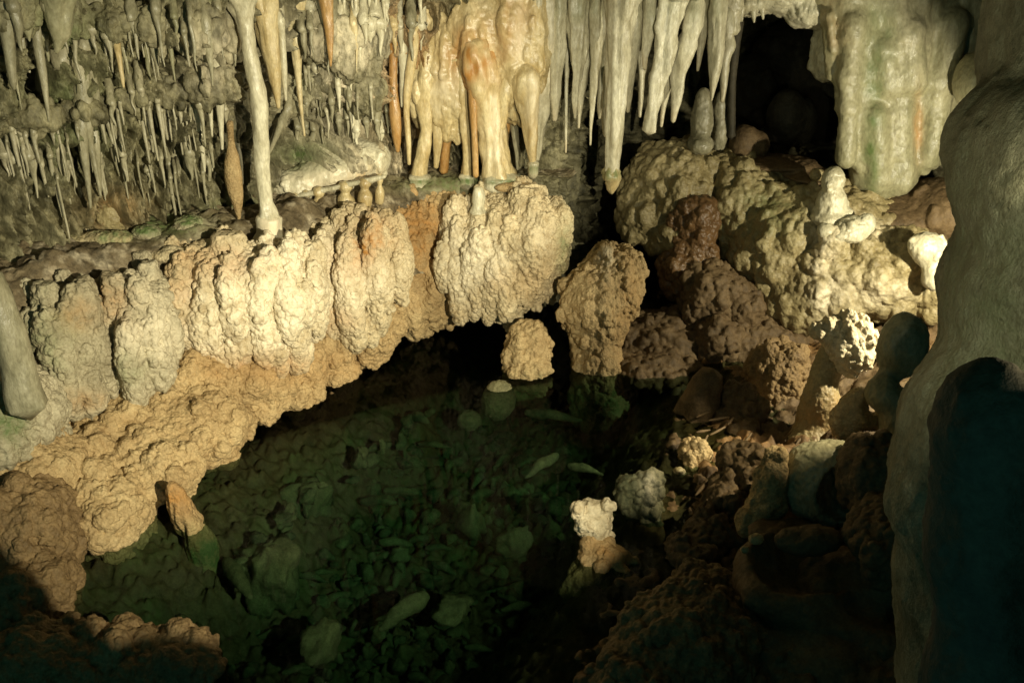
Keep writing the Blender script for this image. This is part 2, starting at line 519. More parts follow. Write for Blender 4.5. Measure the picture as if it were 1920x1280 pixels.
def plan_curve(n):
    s = crr(PLAN, 800); L = np.concatenate([[0], np.cumsum(np.linalg.norm(np.diff(s, axis=0), axis=1))])
    a_, b_ = L[np.argmin(np.linalg.norm(s - (-2.95, 2.6), axis=1))], L[np.argmin(np.linalg.norm(s - (0.3, 5.8), axis=1))]
    m = int(n * .74); k = int(n * .06)
    q = np.concatenate([np.linspace(0, a_, k, endpoint=False), np.linspace(a_, b_, m, endpoint=False), np.linspace(b_, L[-1], n - m - k)])
    c = np.stack([np.interp(q, L, s[:, 0]), np.interp(q, L, s[:, 1])], 1)
    t = np.gradient(c, axis=0); t = np.apply_along_axis(lambda v: np.convolve(np.pad(v, 12, 'edge'), np.ones(25) / 25, 'valid'), 0, t); t /= np.linalg.norm(t, axis=1, keepdims=True)
    return c, np.stack([t[:, 1], -t[:, 0]], 1), q


def make_wall():
    nu, nv = 1400, 420
    c, nr, q = plan_curve(nu)
    z = np.linspace(-0.7, 2.35, nv)
    X = np.repeat(c[:, None, :], nv, 1); Z = np.repeat(z[None, :], nu, 0)
    lean = 0.42 * np.clip((Z - 1.0) / 1.1, 0, 1.3) ** 1.6
    V = np.concatenate([X + nr[:, None, :] * lean[:, :, None], Z[:, :, None]], 2).reshape(-1, 3)
    N = np.repeat(np.concatenate([nr, np.zeros((nu, 1))], 1)[:, None, :], nv, 1).reshape(-1, 3)
    wv = V + 0.05 * np.stack([fbm(V, 5, 2, 21), fbm(V, 5, 2, 22), fbm(V, 5, 2, 23)], 1)
    d = 0.15 * fbm(V, (2.2, 2.2, 1.8), 3, 1) + 0.09 * fbm(wv, (6, 6, 3), 4, 2)
    d += 0.075 * (1 - 2.2 * np.abs(fbm(wv, (15, 15, 2.6), 3, 3)))                 # flutes running down
    d += 0.035 * (1 - 2 * np.abs(fbm(wv, (26, 26, 12), 3, 7))) + 0.02 * fbm(V, 40, 3, 4, 0.6)
    F1, F2, cid = worley(wv, (13, 13, 7), 5)
    d += 0.07 * np.sqrt(np.clip(1 - F1 ** 2, 0, 1)) * cid
    G1, _, gid = worley(V + 0.02 * fbm(V, 20, 2, 9)[:, None], (40, 40, 26), 6)
    d += 0.014 * np.clip(1 - G1 ** 2, 0, 1) * gid
    H1, _, hid = worley(wv, (9, 9, 5), 19)
    d -= 0.24 * np.where(hid > 0.58, np.clip(1 - (H1 / 0.6) ** 2, 0, 1), 0)        # hollows
    H1, _, hid = worley(wv, (24, 24, 9), 20)
    d -= 0.13 * np.where(hid > 0.55, np.clip(1 - (H1 / 0.65) ** 2, 0, 1), 0) * np.clip(.5 - 1.5 * V[:, 0], 0, 1)
    px, py = proj(V)
    for bx, by, sx, up, dn, amp in ((320, 75, 80, 90, 14, .20), (405, 175, 55, 60, 12, .16), (280, 190, 70, 45, 10, .10), (640, 300, 95, 55, 22, .20),
                                    (660, 170, 60, 60, 20, .14), (700, 90, 60, 60, 20, .10), (830, 110, 60, 80, 30, .14), (560, 300, 60, 30, 20, .1),
                                    (215, 395, 50, 30, 14, .10), (120, 260, 60, 40, 12, .08), (520, 205, 40, 25, 10, .08), (600, 175, 40, 30, 8, .08)):
        dy = py - by
        d += amp * np.exp(-((px - bx) / sx) ** 2) * np.exp(-(dy / np.where(dy < 0, up, dn)) ** 2)
    V = V + N * d[:, None]
    px, py = proj(V)
    t = np.zeros((len(V), 3))
    n = fbm(V, 8, 3, 30)
    t[:, 0] = 0.9 * blob(px, py, 650, 320, 110, 45) + 0.8 * blob(px, py, 650, 130, 130, 110) + 0.35 * blob(px, py, 400, 120, 70, 70)
    t[:, 1] = 0.8 * blob(px, py, 570, 290, 60, 25) + 0.7 * blob(px, py, 450, 400, 60, 25) + 0.5 * blob(px, py, 570, 140, 25, 60) + .5 * blob(px, py, 130, 200, 80, 100)
    t[:, 2] = 0.7 * np.clip(blob(px, py, 760, 130, 70, 130) + 0.5 * blob(px, py, 210, 400, 60, 40), 0, 1)
    t *= (0.6 + 0.8 * np.clip(n + 0.3, 0, 1))[:, None]
    return link('cave_wall', V, grid_faces(nu, nv)[:, ::-1], M['wall'], base=(0, 5, 0), tint=np.clip(t, 0, 1), kind='structure')


wall = make_wall()


def make_ceiling():
    xs = np.linspace(-4.2, 4.4, 340); ys = np.linspace(-0.2, 8.6, 340)
    X, Y = np.meshgrid(xs, ys, indexing='ij')
    V = np.stack([X, Y, 2.06 + 0.24 * np.maximum(0, 3.7 - Y)], -1).reshape(-1, 3)
    V[:, 2] += 0.08 * fbm(V, 2.5, 3, 41) + 0.05 * fbm(V, 9, 3, 42) + 0.03 * np.maximum(0, V[:, 1] - 6)
    return link('cave_ceiling', V, grid_faces(340, 340), M['wall'], base=(0, 4, 2), kind='structure')


make_ceiling()

XL = np.array([(-2.3, 1.0), (-1.98, 2.2), (-1.76, 2.83), (-1.5, 3.09), (-1.3, 3.7), (-1.06, 4.13), (-.72, 4.79), (-.3, 5.35), (.2, 5.9), (0.5, 7), (0.5, 8.2)])
XR = np.array([(-0.5, 1.0), (-.1, 1.8), (.16, 2.42), (.47, 3.0), (.74, 3.75), (.92, 4.4), (.95, 5.2), (1.0, 6.0), (1.1, 8.2)])


def floor_z(x, y):
    xl = np.interp(y, XL[:, 1], XL[:, 0]); xr = np.interp(y, XR[:, 1], XR[:, 0])
    a = x - xl; b = xr - x
    z = -0.06 - 0.40 * smooth((a - 0.02) / 0.75) * smooth((b + 0.05) / 0.55)
    z = np.where(b < 0, -0.045 + 0.24 * smooth(-b / 1.6), z)
    z = np.where(a < 0, -0.06 + 0.2 * smooth(-a / 0.7), z)
    return z


def make_floor():
    nx, ny = 520, 640
    xs = np.linspace(-3.2, 3.2, nx); ys = np.linspace(1.2, 8.2, ny)
    X, Y = np.meshgrid(xs, ys, indexing='ij')
    V = np.stack([X, Y, floor_z(X, Y)], -1).reshape(-1, 3)
    xr = np.interp(V[:, 1], XR[:, 1], XR[:, 0])
    wet = smooth((xr + 0.1 - V[:, 0]) / 0.25)
    F1, F2, cid = worley(V + 0.05 * fbm(V, 5, 2, 53)[:, None], (9, 9, 1), 51)
    G1, _, gid = worley(V, (24, 24, 1), 52)
    H1, H2, _ = worley(V + 0.04 * fbm(V, 8, 2, 58)[:, None], (17, 17, 1), 59)
    V[:, 2] += wet * (0.05 * (np.clip(1 - F1 * 1.2, 0, 1) * (0.3 + cid)) + 0.07 * np.clip(H2 - H1, 0, .6) + 0.035 * np.clip(1 - G1 ** 2, 0, 1)) - 0.04 * wet
    V[:, 2] += 0.05 * fbm(V, 3, 3, 54) * (1 - 0.4 * wet) + 0.035 * fbm(V, 18, 5, 55, .65)
    V[:, 2] += (1 - wet) * (0.03 * np.clip(1 - G1 ** 2, 0, 1) * (.3 + gid) + 0.07 * np.sqrt(np.clip(1 - F1 ** 2, 0, 1)) * cid - .03)
    px, py = proj(V)
    t = np.zeros((len(V), 3))
    t[:, 1] = wet * np.clip(0.05 + 0.9 * fbm(V, 4, 3, 56), 0, 1)
    t[:, 2] = (1 - wet) * np.clip(0.1 + 0.5 * fbm(V, 3, 2, 57), 0, .5)
    return link('pool_floor', V, grid_faces(nx, ny), M['mud'], base=(0, 4, 0), tint=t, kind='structure')


pool_floor = make_floor()


def make_water():
    nx = 60
    xs = np.linspace(-3.2, 3.3, nx); ys = np.linspace(0.7, 8.0, nx)
    X, Y = np.meshgrid(xs, ys, indexing='ij')
    top = np.stack([X, Y, 0 * X], -1).reshape(-1, 3)
    top[:, 2] = 0.0
    bot = top.copy(); bot[:, 2] = -1.3
    q = grid_faces(nx, nx); n = nx * nx
    ring = [i * nx for i in range(nx)] + [(nx - 1) * nx + j for j in range(1, nx)] + [i * nx + nx - 1 for i in range(nx - 2, -1, -1)] + [j for j in range(nx - 2, 0, -1)]
    side = [(a, b, b + n, a + n) for a, b in zip(ring, ring[1:] + ring[:1])]
    Q = np.vstack([q, q[:, ::-1] + n, np.array(side)[:, ::-1]])
    return link('pool_water', np.vstack([top, bot]), Q, water_material(), base=(0, 4, 0), kind='structure')


make_water()


def make_shelf():
    nu, nv = 640, 130
    c, nr, q = plan_curve(700)
    m = (np.arange(700) > 42) & (c[:, 0] < 0.22) 
    idx = np.nonzero(m)[0]; idx = idx[:np.argmax(c[idx, 0]) + 1]
    c, nr = c[idx], nr[idx]; nu = len(idx)
    o = np.linspace(-0.25, 0.62, nv)[None, :] * np.where(c[:, :1] > -.12, 0.4, 1.0)
    V = np.stack([c[:, None, 0] + nr[:, None, 0] * o, c[:, None, 1] + nr[:, None, 1] * o, np.zeros((nu, nv)) + 0.90 - 0.5 * smooth((o - 0.3) / 0.4)], -1).reshape(-1, 3)
    F1, _, cid = worley(V, (11, 11, 1), 61); G1, _, gid = worley(V, (50, 50, 1), 62)
    V[:, 2] += 0.05 * fbm(V, 5, 3, 63) + 0.035 * np.clip(1 - F1 ** 2 * 1.6, 0, 1) * cid + 0.012 * np.clip(1 - G1 ** 2, 0, 1) * gid
    px, py = proj(V)
    t = np.zeros((len(V), 3))
    t[:, 1] = 0.8 * np.clip(blob(px, py, 300, 420, 90, 25) + blob(px, py, 900, 345, 150, 18), 0, 1)
    t[:, 0] = 0.35 * np.clip(fbm(V, 20, 3, 64) * 2, 0, 1)
    return link('rock_shelf', V, grid_faces(nu, nv), M['shelf'], base=(-1.5, 4.5, 0.8), tint=t, kind='structure')


shelf = make_shelf()


def bvh_of(*obs):
    vs = []; fs = []; n = 0
    for o in obs:
        me = o.data; a = np.empty(len(me.vertices) * 3, np.float32); me.vertices.foreach_get('co', a)
        a = a.reshape(-1, 3) + np.array(o.location, np.float32)
        f = np.empty(len(me.loops), np.int32); me.loops.foreach_get('vertex_index', f)
        vs += a.tolist(); fs += (f.reshape(-1, 4) + n).tolist(); n += len(a)
    return BVHTree.FromPolygons(vs, fs)


BV = bvh_of(wall, shelf)


def hit(px, py):
    h = BV.ray_cast(Vector((0, 0, CAMH)), Vector(ray(px, py)))[0]
    return np.array(h) if h is not None else P(px, py, 5.5)


def ground(x, y):
    h = pool_floor.data
    return float(floor_z(np.array([x]), np.array([y]))[0])

# ------------------------------------------------------------------ builders of things
# nodule sets: (per square metre, smallest and largest radius, how deep they sit, vertical stretch, blending)
RIBBED = ((50, .03, .055, .4, 2.4, .010), (2500, .009, .0155, .0, 1.4, .0025))
GRAPES = ((150, .028, .05, .3, 1.1, .008), (3000, .0085, .0145, .0, 1.05, .0025))
FINE = ((180, .018, .035, .3, 1.3, .008), (2600, .009, .015, .0, 1.2, .003))
SOFT = ((80, .03, .07, .45, 1.1, .02), (700, .012, .028, .35, 1.2, .007))


def clay_px(cl, ells, k=0.05):
    """ellipsoids given by photo position, photo radii, distance and depth"""
    for px, py, rx, ry, Y, dep in ells:
        s = scale_at(px, py, Y)
        cl.ell(P(px, py, Y), (rx * s, dep, ry * s * 1.05), k=k)
    return cl


def drips(cl, ells, n, seed, r=(0.02, 0.04), ln=(0.25, 0.6), sink=0.1, k=0.006, top=60, bot=-55):
    """finger-like lobes running down the front of the ellipsoids"""
    rg = random.Random(seed)
    area = [e[2] * e[3] for e in ells]
    for _ in range(n):
        px, py, rx, ry, Y, dep = rg.choices(ells, area)[0]
        s = scale_at(px, py, Y); c = P(px, py, Y); R = np.array((rx * s, dep, ry * s * 1.05))
        ph = math.radians(rg.uniform(-105, 95)); th0 = math.radians(rg.uniform(bot, top)); th1 = th0 - rg.uniform(*ln) * (1.8 if rg.random() < .35 else 1)
        rad = rg.uniform(*r) * (1.35 if rg.random() < .2 else 1)

        def at(th, pp):
            return c + (R - rad * sink) * np.array((math.sin(pp) * math.cos(th), -math.cos(pp) * math.cos(th), math.sin(th)))
        cl.cap(at(th0, ph), at(th1, ph + rg.uniform(-.05, .05)), rad * rg.uniform(.6, .9), rad * rg.uniform(.9, 1.15), k=k)


def mound(name, label, cat, mat, ells, h=0.007, lump=0.02, lfreq=7, nd=0, dr=(0.02, 0.038), amp=0.012, size=0.028, stretch=1.5, fine=0.5, seed=0, tint=None,
          group=None, k=0.05, floor=None, extra=None, kind=None, parent=None, ln=(0.25, 0.6), bot=-45, rough=0.004, clump=0.0, nod=()):
    cl = Clay(h)
    clay_px(cl, ells, k)
    if nd: drips(cl, ells, nd, seed, dr, ln, bot=bot)
    if extra: extra(cl)
    V, Q = cl.mesh(lump, lfreq, seed, floor, nod)
    if amp: V = popcorn(V, Q, amp, size, stretch, seed, fine, rough, clump)
    px, py = proj(V)
    t = None
    if tint is not None:
        t = np.clip(tint(V, px, py), 0, 1)
    return link(name, V, Q, mat, parent, tint=t, label=label, cat=cat, group=group, kind=kind)


def tmask(w=None, g=None, o=None, seed=0):
    """stain masks from blobs (cx,cy,sx,sy,strength): white calcite, green algae, orange iron"""
    def f(V, px, py):
        t = np.zeros((len(V), 3)); n = fbm(V, 11, 3, seed + 90)
        for i, L in enumerate((w, g, o)):
            for cx, cy, sx, sy, s in (L or ()):
                t[:, i] += s * np.clip(blob(px, py, cx, cy, sx, sy) * (1 + 1.2 * n) * 1.15, 0, 1)
        return t
    return f


def stalactite(label, mat, rows, Y=None, clear=0.05, lump=0.12, rib=0.1, seg=None, name='stalactite', cat='stalactite', group=None, tint=None, freq=18, parent=None, up=True, root=False):
    rows = [tuple(r) for r in rows]
    px0, py0 = rows[0][:2]; px1, py1 = rows[-1][:2]
    if Y is None:
        ym = hit((px0 + px1) / 2, max(4, (py0 + py1) / 2))[1]
        if py0 <= 3: Y = ym - clear
        else: Y = min(hit(px0, py0)[1] + 0.012, hit(px1, py1)[1] - clear * 0.5)
    pts = []
    for px, py, r in rows:
        p = P(px, py, Y); pts.append((*p, r * scale_at(px, py, Y)))
    if up and py0 > 3: root = True
    if up and py0 <= 3:                    # runs on up to the roof, out of frame
        p = np.array(pts[0]); d = p[:3] - np.array(pts[1][:3]); d = d / np.linalg.norm(d)
        L = max(0.05, (2.12 - p[2]) / max(d[2], 0.3))
        pts.insert(0, (*(p[:3] + d * L), p[3] * 1.6))
    elif root:
        p = pts[0]; q = P(px0 - (px0 - 960) * -.0002 * 30, py0 - max(6 * rows[0][2], 24), Y + .07 + p[3] * 1.5); pts.insert(0, (*q, p[3] * .9))
    rm = max(p[3] for p in pts)
    sg = seg or int(np.clip(rm / 0.0035, 8, 40))
    sd = int(abs(px0 * 13 + py1 * 7)) % 9973
    V, Q, tri = tube(pts, sg, 0.010 if rm > 0.02 else 0.014, lump, rib, sd, freq)
    t = None
    if tint is not None:
        a, b = proj(V); t = np.clip(tint(V, a, b), 0, 1)
    return link(name, V, Q, M[mat], parent, tris=tri, label=label, cat=cat, group=group, tint=t, base=pts[0][:3])


def straws(label, group, mat, spots, clear=0.03):
    """fine straws hanging from the wall: (px, py top, py tip, radius px)"""
    for i, (px, py, tip, r) in enumerate(spots):
        h = hit(px, py); Y = h[1] - 0.012 - r * 0.0022
        Y = min(Y, hit(px, tip)[1] - 0.008) if False else Y
        lean = (px - 960) * -0.00024 * (tip - py)
        stalactite(label, mat, [(px, py - 6, r * 1.5), (px, py + 4, r * 1.25), (px + lean * .5 + rnd.uniform(-1, 1), (py + tip) / 2, r * rnd.uniform(.75, 1.0)), (px + lean, tip - 3, r * .6), (px + lean, tip, r * .35)],
                   Y, name='soda_straw', cat='soda straw', group=group, lump=0.2, rib=0, seg=8, up=False, root=True, freq=45)


# ------------------------------------------------------------------ left bank: popcorn mounds
ORN = (0.45, 0.22, 0.06)
mound('popcorn_mound', 'grey knobbly mound at the far left behind the leaning grey column', 'flowstone mound', M['grey'],
      [(118, 600, 70, 70, 3.72, .2), (125, 585, 70, 36, 3.66, .16), (88, 640, 28, 80, 3.58, .12), (130, 665, 32, 92, 3.52, .14), (172, 640, 26, 84, 3.6, .12), (108, 560, 50, 30, 3.72, .16), (95, 720, 22, 34, 3.5, .08), (160, 720, 22, 30, 3.5, .08)], nd=26, dr=(.018, .036), ln=(.35, .95), k=0.026, h=.0047, nod=RIBBED, seed=11, amp=.005,
      tint=tmask(g=[(90, 640, 60, 80, .35)], o=[(150, 590, 40, 30, .3), (120, 750, 70, 20, .4)], seed=1))
mound('popcorn_mound', 'grey-cream ribbed mound second from the left, between grey and white mounds', 'flowstone mound', M['grey'],
      [(252, 595, 66, 70, 3.86, .2), (255, 560, 62, 36, 3.8, .16), (218, 630, 26, 84, 3.74, .12), (258, 655, 30, 76, 3.66, .14), (298, 640, 27, 84, 3.72, .12), (240, 545, 48, 30, 3.88, .16), (272, 705, 24, 30, 3.62, .08)], nd=24, dr=(.018, .036), ln=(.35, .95), k=0.026, h=.0047, nod=RIBBED, seed=12, amp=.005,
      tint=tmask(w=[(270, 640, 60, 80, .45)], g=[(240, 690, 40, 30, .4)], o=[(200, 560, 50, 40, 0.33)], seed=2))
mound('popcorn_mound', 'big white-crusted mound with finger-like ribs below the tall column', 'flowstone mound', M['cream'],
      [(450, 560, 120, 85, 4.14, .2), (440, 505, 120, 42, 4.12, .2), (555, 500, 50, 40, 4.25, .16), (352, 570, 28, 92, 3.98, .12), (402, 590, 26, 92, 3.95, .12), (448, 590, 27, 96, 3.98, .13), (497, 575, 30, 100, 4.02, .14), (548, 570, 32, 96, 4.08, .14), (590, 545, 22, 90, 4.2, .12), (500, 510, 52, 40, 4.25, .18), (385, 490, 60, 30, 4.15, .18), (425, 660, 16, 30, 3.93, .06), (520, 650, 22, 34, 3.98, .08)], nd=40, dr=(.018, .036), ln=(.35, .95), k=0.022, h=.0047, nod=RIBBED, seed=13, amp=.005, lump=.025,
      tint=tmask(w=[(500, 560, 110, 110, 1.0), (380, 620, 70, 80, .6), (515, 465, 50, 35, .9)], o=[(400, 490, 90, 35, 0.39), (330, 560, 30, 60, .3), (450, 690, 140, 30, .5)], seed=3))
mound('popcorn_mound', 'cream mound with rust stains hanging left of the deep shadow cleft', 'flowstone mound', M['cream'],
      [(660, 510, 85, 80, 4.66, .24), (680, 460, 70, 42, 4.62, .2), (612, 530, 30, 90, 4.48, .14), (660, 540, 30, 96, 4.46, .15), (706, 520, 30, 96, 4.5, .15), (745, 500, 24, 70, 4.6, .13), (640, 450, 60, 40, 4.66, .2), (690, 590, 26, 40, 4.5, .1), (630, 590, 24, 40, 4.45, .1)], nd=30, dr=(.018, .036), ln=(.35, .95), k=0.026, h=.0047, nod=RIBBED, seed=14, amp=.005, lump=.025,
      tint=tmask(w=[(610, 520, 60, 90, .8), (690, 500, 60, 70, .5)], o=[(700, 440, 50, 40, 0.59), (660, 490, 40, 40, 0.33), (600, 600, 60, 25, 0.39)], seed=4))
mound('popcorn_mound', 'shadowed brown mound recessed between the two bright cream mounds', 'flowstone mound', M['tan'],
      [(775, 450, 70, 85, 5.2, .3), (800, 530, 62, 72, 5.15, .28), (840, 390, 90, 45, 5.3, .3)], nd=50, nod=RIBBED, seed=15, amp=.005,
      tint=tmask(o=[(770, 440, 70, 70, .6)], seed=5))
mound('popcorn_mound', 'round cream mound overhanging the pool beneath the fused central columns', 'flowstone mound', M['cream'],
      [(945, 455, 108, 80, 5.06, .3), (985, 448, 74, 82, 4.98, .28), (862, 478, 32, 82, 4.94, .15), (900, 490, 34, 90, 4.88, .16), (948, 500, 42, 96, 4.86, .19), (1000, 460, 44, 90, 4.88, .21), (1042, 435, 25, 60, 4.96, .16), (862, 550, 20, 34, 4.86, .08), (936, 560, 40, 38, 4.88, .12), (968, 520, 70, 56, 4.93, .2), (970, 545, 32, 40, 4.9, .13), (960, 400, 80, 36, 5.05, .26), (1015, 500, 26, 42, 4.92, .12)], nd=34, dr=(.018, .036), ln=(.35, .95), k=0.035, h=.0047, nod=RIBBED, seed=16,
      amp=.005, size=.026, lump=.02, tint=tmask(w=[(870, 480, 40, 90, .8), (930, 490, 30, 40, .5), (1000, 430, 40, 40, .3)], g=[(1060, 470, 15, 60, .5)], o=[(1000, 540, 80, 40, 0.20)], seed=6))
# lower tier, down to the water
for lab, ells, nd, sd in (
        ('tan popcorn lobe low under the left end of the white mound', [(372, 705, 68, 46, 3.9, .16), (320, 700, 50, 40, 3.95, .14), (400, 735, 30, 28, 3.84, .1)], 26, 21),
        ('tan popcorn lobe touching the water under the middle of the white mound', [(478, 715, 58, 60, 4.05, .17), (440, 690, 50, 40, 4.1, .16), (500, 765, 28, 26, 3.98, .1), (455, 775, 24, 22, 3.95, .09)], 30, 22),
        ('tan popcorn lobe dipping to a point under the right end of the white mound', [(552, 680, 50, 72, 4.3, .18), (560, 740, 26, 34, 4.2, .09), (525, 730, 24, 36, 4.2, .1)], 30, 23),
        ('small tan popcorn lobe at the waterline under the rust-stained mound', [(625, 655, 40, 62, 4.52, .17), (640, 700, 22, 26, 4.46, .1), (605, 690, 22, 30, 4.46, .1)], 26, 24),
        ('tan popcorn lobe under the right side of the rust-stained mound, beside the cleft', [(698, 600, 50, 60, 4.7, .2), (735, 560, 20, 60, 4.85, .14), (690, 650, 26, 28, 4.62, .1)], 30, 25)):
    mound('popcorn_lobe', lab, 'popcorn lobe', M['tan'], ells, nd=nd, nod=GRAPES, h=.005, seed=sd, amp=.004, size=.026, stretch=1.15, fine=.6, lump=.02, dr=(.015, .03),
          group='tan popcorn lobes along the waterline', tint=tmask(o=[(520, 690, 200, 30, .25)], seed=sd))
mound('popcorn_bank', 'broad tan popcorn bank sloping into the pool above the orange peg', 'popcorn bank', M['tan'],
      [(230, 790, 130, 62, 3.66, .3), (160, 805, 70, 56, 3.6, .22), (190, 765, 60, 50, 3.68, .2), (60, 880, 80, 60, 3.12, .2), (110, 820, 70, 60, 3.5, .22), (350, 800, 100, 62, 3.66, .25), (150, 880, 85, 75, 3.35, .24), (280, 870, 95, 60, 3.4, .24), (205, 965, 75, 78, 3.12, .2), (410, 805, 55, 45, 3.74, .2), (190, 910, 22, 40, 3.12, .05)],
      nd=40, nod=GRAPES, seed=26, amp=.004, size=.022, stretch=1.1, fine=.7, lump=.025, dr=(.02, .04), k=.04)
mound('popcorn_mound', 'grey-green speckled lump under the foot of the leaning grey column', 'flowstone mound', M['grey'],
      [(20, 775, 62, 80, 3.15, .22), (65, 800, 34, 60, 3.2, .14), (100, 770, 50, 60, 3.6, .2)], nd=25, nod=GRAPES, seed=27, amp=.004, tint=tmask(g=[(20, 780, 35, 50, .7)], seed=27))
mound('popcorn_bank', 'dark brown popcorn bank in the lower left corner', 'popcorn bank', M['brown'],
      [(45, 1010, 90, 110, 2.85, .22), (50, 1130, 75, 70, 2.6, .2), (90, 910, 50, 60, 3.12, .16)], nd=30, nod=GRAPES, seed=28, amp=.004, size=.024, stretch=1.1, fine=.7,
      tint=tmask(seed=28))
mound('popcorn_ridge', 'low dark popcorn ridge along the bottom edge of the pool', 'popcorn ridge', M['brown'],
      [(150, 1255, 120, 60, 2.3, .16), (320, 1245, 85, 42, 2.32, .12), (230, 1215, 60, 30, 2.4, .1), (60, 1230, 80, 40, 2.3, .16)], nd=12, nod=GRAPES, seed=29, amp=.004, size=.024, stretch=1.1, fine=.7)

# pool things that stand in the water
V0 = W(335, 985, 0)
stalactite('broken orange peg of dripstone leaning out of the water', 'tan', [(318, 906, 9), (324, 918, 16), (335, 940, 20), (350, 972, 23), (372, 1015, 24), (400, 1100, 24)], 3.08, lump=.2, seg=40, freq=24,
           name='stalagmite_peg', cat='broken peg', up=False, rib=.15, tint=tmask(o=[(335, 935, 30, 30, .9)], g=[(385, 1060, 50, 60, 1.0)]))
mound('popcorn_column', 'vase-shaped popcorn column standing in the pool in front of the dark passage', 'popcorn column', M['tan'],
      [(1130, 550, 72, 56, 4.75, .19), (1120, 640, 40, 84, 4.68, .12), (1150, 500, 52, 34, 4.85, .16), (1108, 575, 48, 50, 4.66, .14), (1120, 600, 58, 50, 4.7, .16)], nd=70, nod=FINE, seed=31, amp=.004, size=.024, stretch=1.4, lump=.015, dr=(.014, .026),
      extra=lambda cl: (cl.cap(P(1137, 470, 4.78), P(1133, 520, 4.72), .026, .04, k=.02), cl.cap(P(1120, 690, 4.62), P(1120, 760, 4.6), .14, .15, k=.05)),
      tint=tmask(g=[(1120, 745, 90, 30, .8)], w=[(1137, 490, 15, 25, .5)], o=[(1180, 600, 30, 100, 0.26)], seed=31))
mound('popcorn_dome', 'short popcorn dome half out of the water left of the vase-shaped column', 'popcorn dome', M['tan'],
      [(990, 655, 38, 48, 4.6, .1), (990, 700, 40, 45, 4.55, .11)], nd=22, nod=FINE, seed=32, amp=.004, size=.022, stretch=1.1, lump=.012, dr=(.012, .022),
      tint=tmask(g=[(990, 740, 60, 32, .9)], seed=32))
yb = W(934, 748, -.07)[1]
mound('popcorn_ball', 'round submerged popcorn ball beside the short dome', 'popcorn ball', M['silt'],
      [(934, 750, 32, 38, yb, .075)], seed=33, amp=.007, size=.014, stretch=1.1, lump=.008, lfreq=12, h=.0045, fine=.3)
mound('popcorn_ball', 'small submerged popcorn ball left of the large round one', 'popcorn ball', M['silt'],
      [(880, 788, 22, 18, W(880, 788, -.15)[1], .05)], seed=34, amp=.006, size=.014, stretch=1.1, lump=.008, lfreq=12, h=.0045, fine=.3)
def empty(name, label, cat, loc, group=None):
    root = bpy.data.objects.new(name, None); COL.objects.link(root); root.location = loc
    tag(root, label, cat, group); bpy.context.view_layer.update(); return root


st = empty('stalagmite', 'small stalagmite in the pool with a white blocky head on an orange rounded dome', 'stalagmite', P(1128, 1140, 2.86))
mound('head', 'white blocky head', None, M['cream'],
      [(1112, 962, 32, 26, 2.97, .055), (1116, 992, 30, 34, 2.95, .055), (1085, 955, 14, 14, 2.94, .03), (1138, 948, 14, 12, 2.95, .03), (1095, 980, 16, 22, 2.93, .04)], nd=8, seed=35, amp=.004, size=.022, lump=.02, lfreq=24, h=.0045, dr=(.006, .012), k=.014,
      tint=tmask(w=[(1110, 970, 50, 50, .45)], seed=35), parent=st)
mound('body', 'orange rounded dome', None, M['tan'],
      [(1128, 1062, 44, 46, 2.88, .08), (1160, 1065, 26, 30, 2.86, .05), (1110, 1110, 50, 60, 2.85, .1), (1116, 1020, 26, 22, 2.93, .05)], nd=8, seed=36, nod=((300, .015, .03, .4, 1.2, .01),), amp=.005, size=.018, lump=.016, lfreq=14, h=.005, dr=(.012, .02), k=.03,
      tint=tmask(o=[(1128, 1050, 60, 40, .5)], g=[(1110, 1130, 60, 30, .6)], seed=36), parent=st)

# ------------------------------------------------------------------ right bank
mound('flowstone_mass', 'olive flowstone mass above the red-brown channel, at the right edge of the passage', 'flowstone mass', M['olive'],
      [(1265, 360, 95, 85, 5.55, .3), (1215, 400, 48, 42, 5.45, .22), (1270, 430, 65, 45, 5.4, .24), (1300, 310, 90, 40, 5.7, .35)], h=.009, nd=40, nod=SOFT, seed=41, amp=.006, size=.035, fine=.4, lump=.03, lfreq=5)
mound('flowstone_mass', 'wide olive flowstone slope right of the red-brown channel, below the stubby stalagmite', 'flowstone mass', M['olive'],
      [(1400, 400, 85, 95, 5.45, .35), (1480, 460, 110, 105, 5.2, .35), (1560, 520, 100, 85, 5.0, .3), (1650, 510, 110, 85, 4.95, .32), (1500, 560, 70, 60, 5.0, .25), (1740, 520, 70, 80, 4.9, .3), (1620, 450, 130, 40, 5.1, .35), (1380, 340, 60, 50, 5.6, .3), (1560, 400, 120, 50, 5.3, .4), (1440, 360, 90, 40, 5.55, .35)],
      h=.009, nd=90, nod=SOFT, seed=42, amp=.006, size=.04, fine=.35, lump=.035, lfreq=4.5, dr=(.02, .045),
      tint=tmask(g=[(1440, 400, 60, 50, .4), (1350, 450, 20, 40, .3)], w=[(1545, 480, 25, 120, .7), (1640, 550, 70, 30, .5), (1600, 430, 60, 20, .5)], seed=42),
      extra=lambda cl: [cl.ell(P(x, y, 4.78), rr, k=.01) for x, y, rr in ((1545, 470, .03), (1535, 500, .026), (1525, 530, .024), (1518, 560, .022), (1530, 590, .03), (1580, 495, .02), (1600, 540, .03), (1625, 545, .035), (1660, 555, .05), (1690, 545, .035), (1560, 450, .025))])
mound('flowstone_lobe', 'wet red-brown lobe running down the channel between the two olive masses', 'flowstone lobe', M['wet'],
      [(1300, 430, 38, 60, 5.25, .16), (1290, 500, 48, 55, 5.2, .18), (1320, 395, 25, 30, 5.4, .15)], h=.009, nd=25, nod=SOFT, seed=43, amp=.006, size=.035, fine=.4, lump=.02)
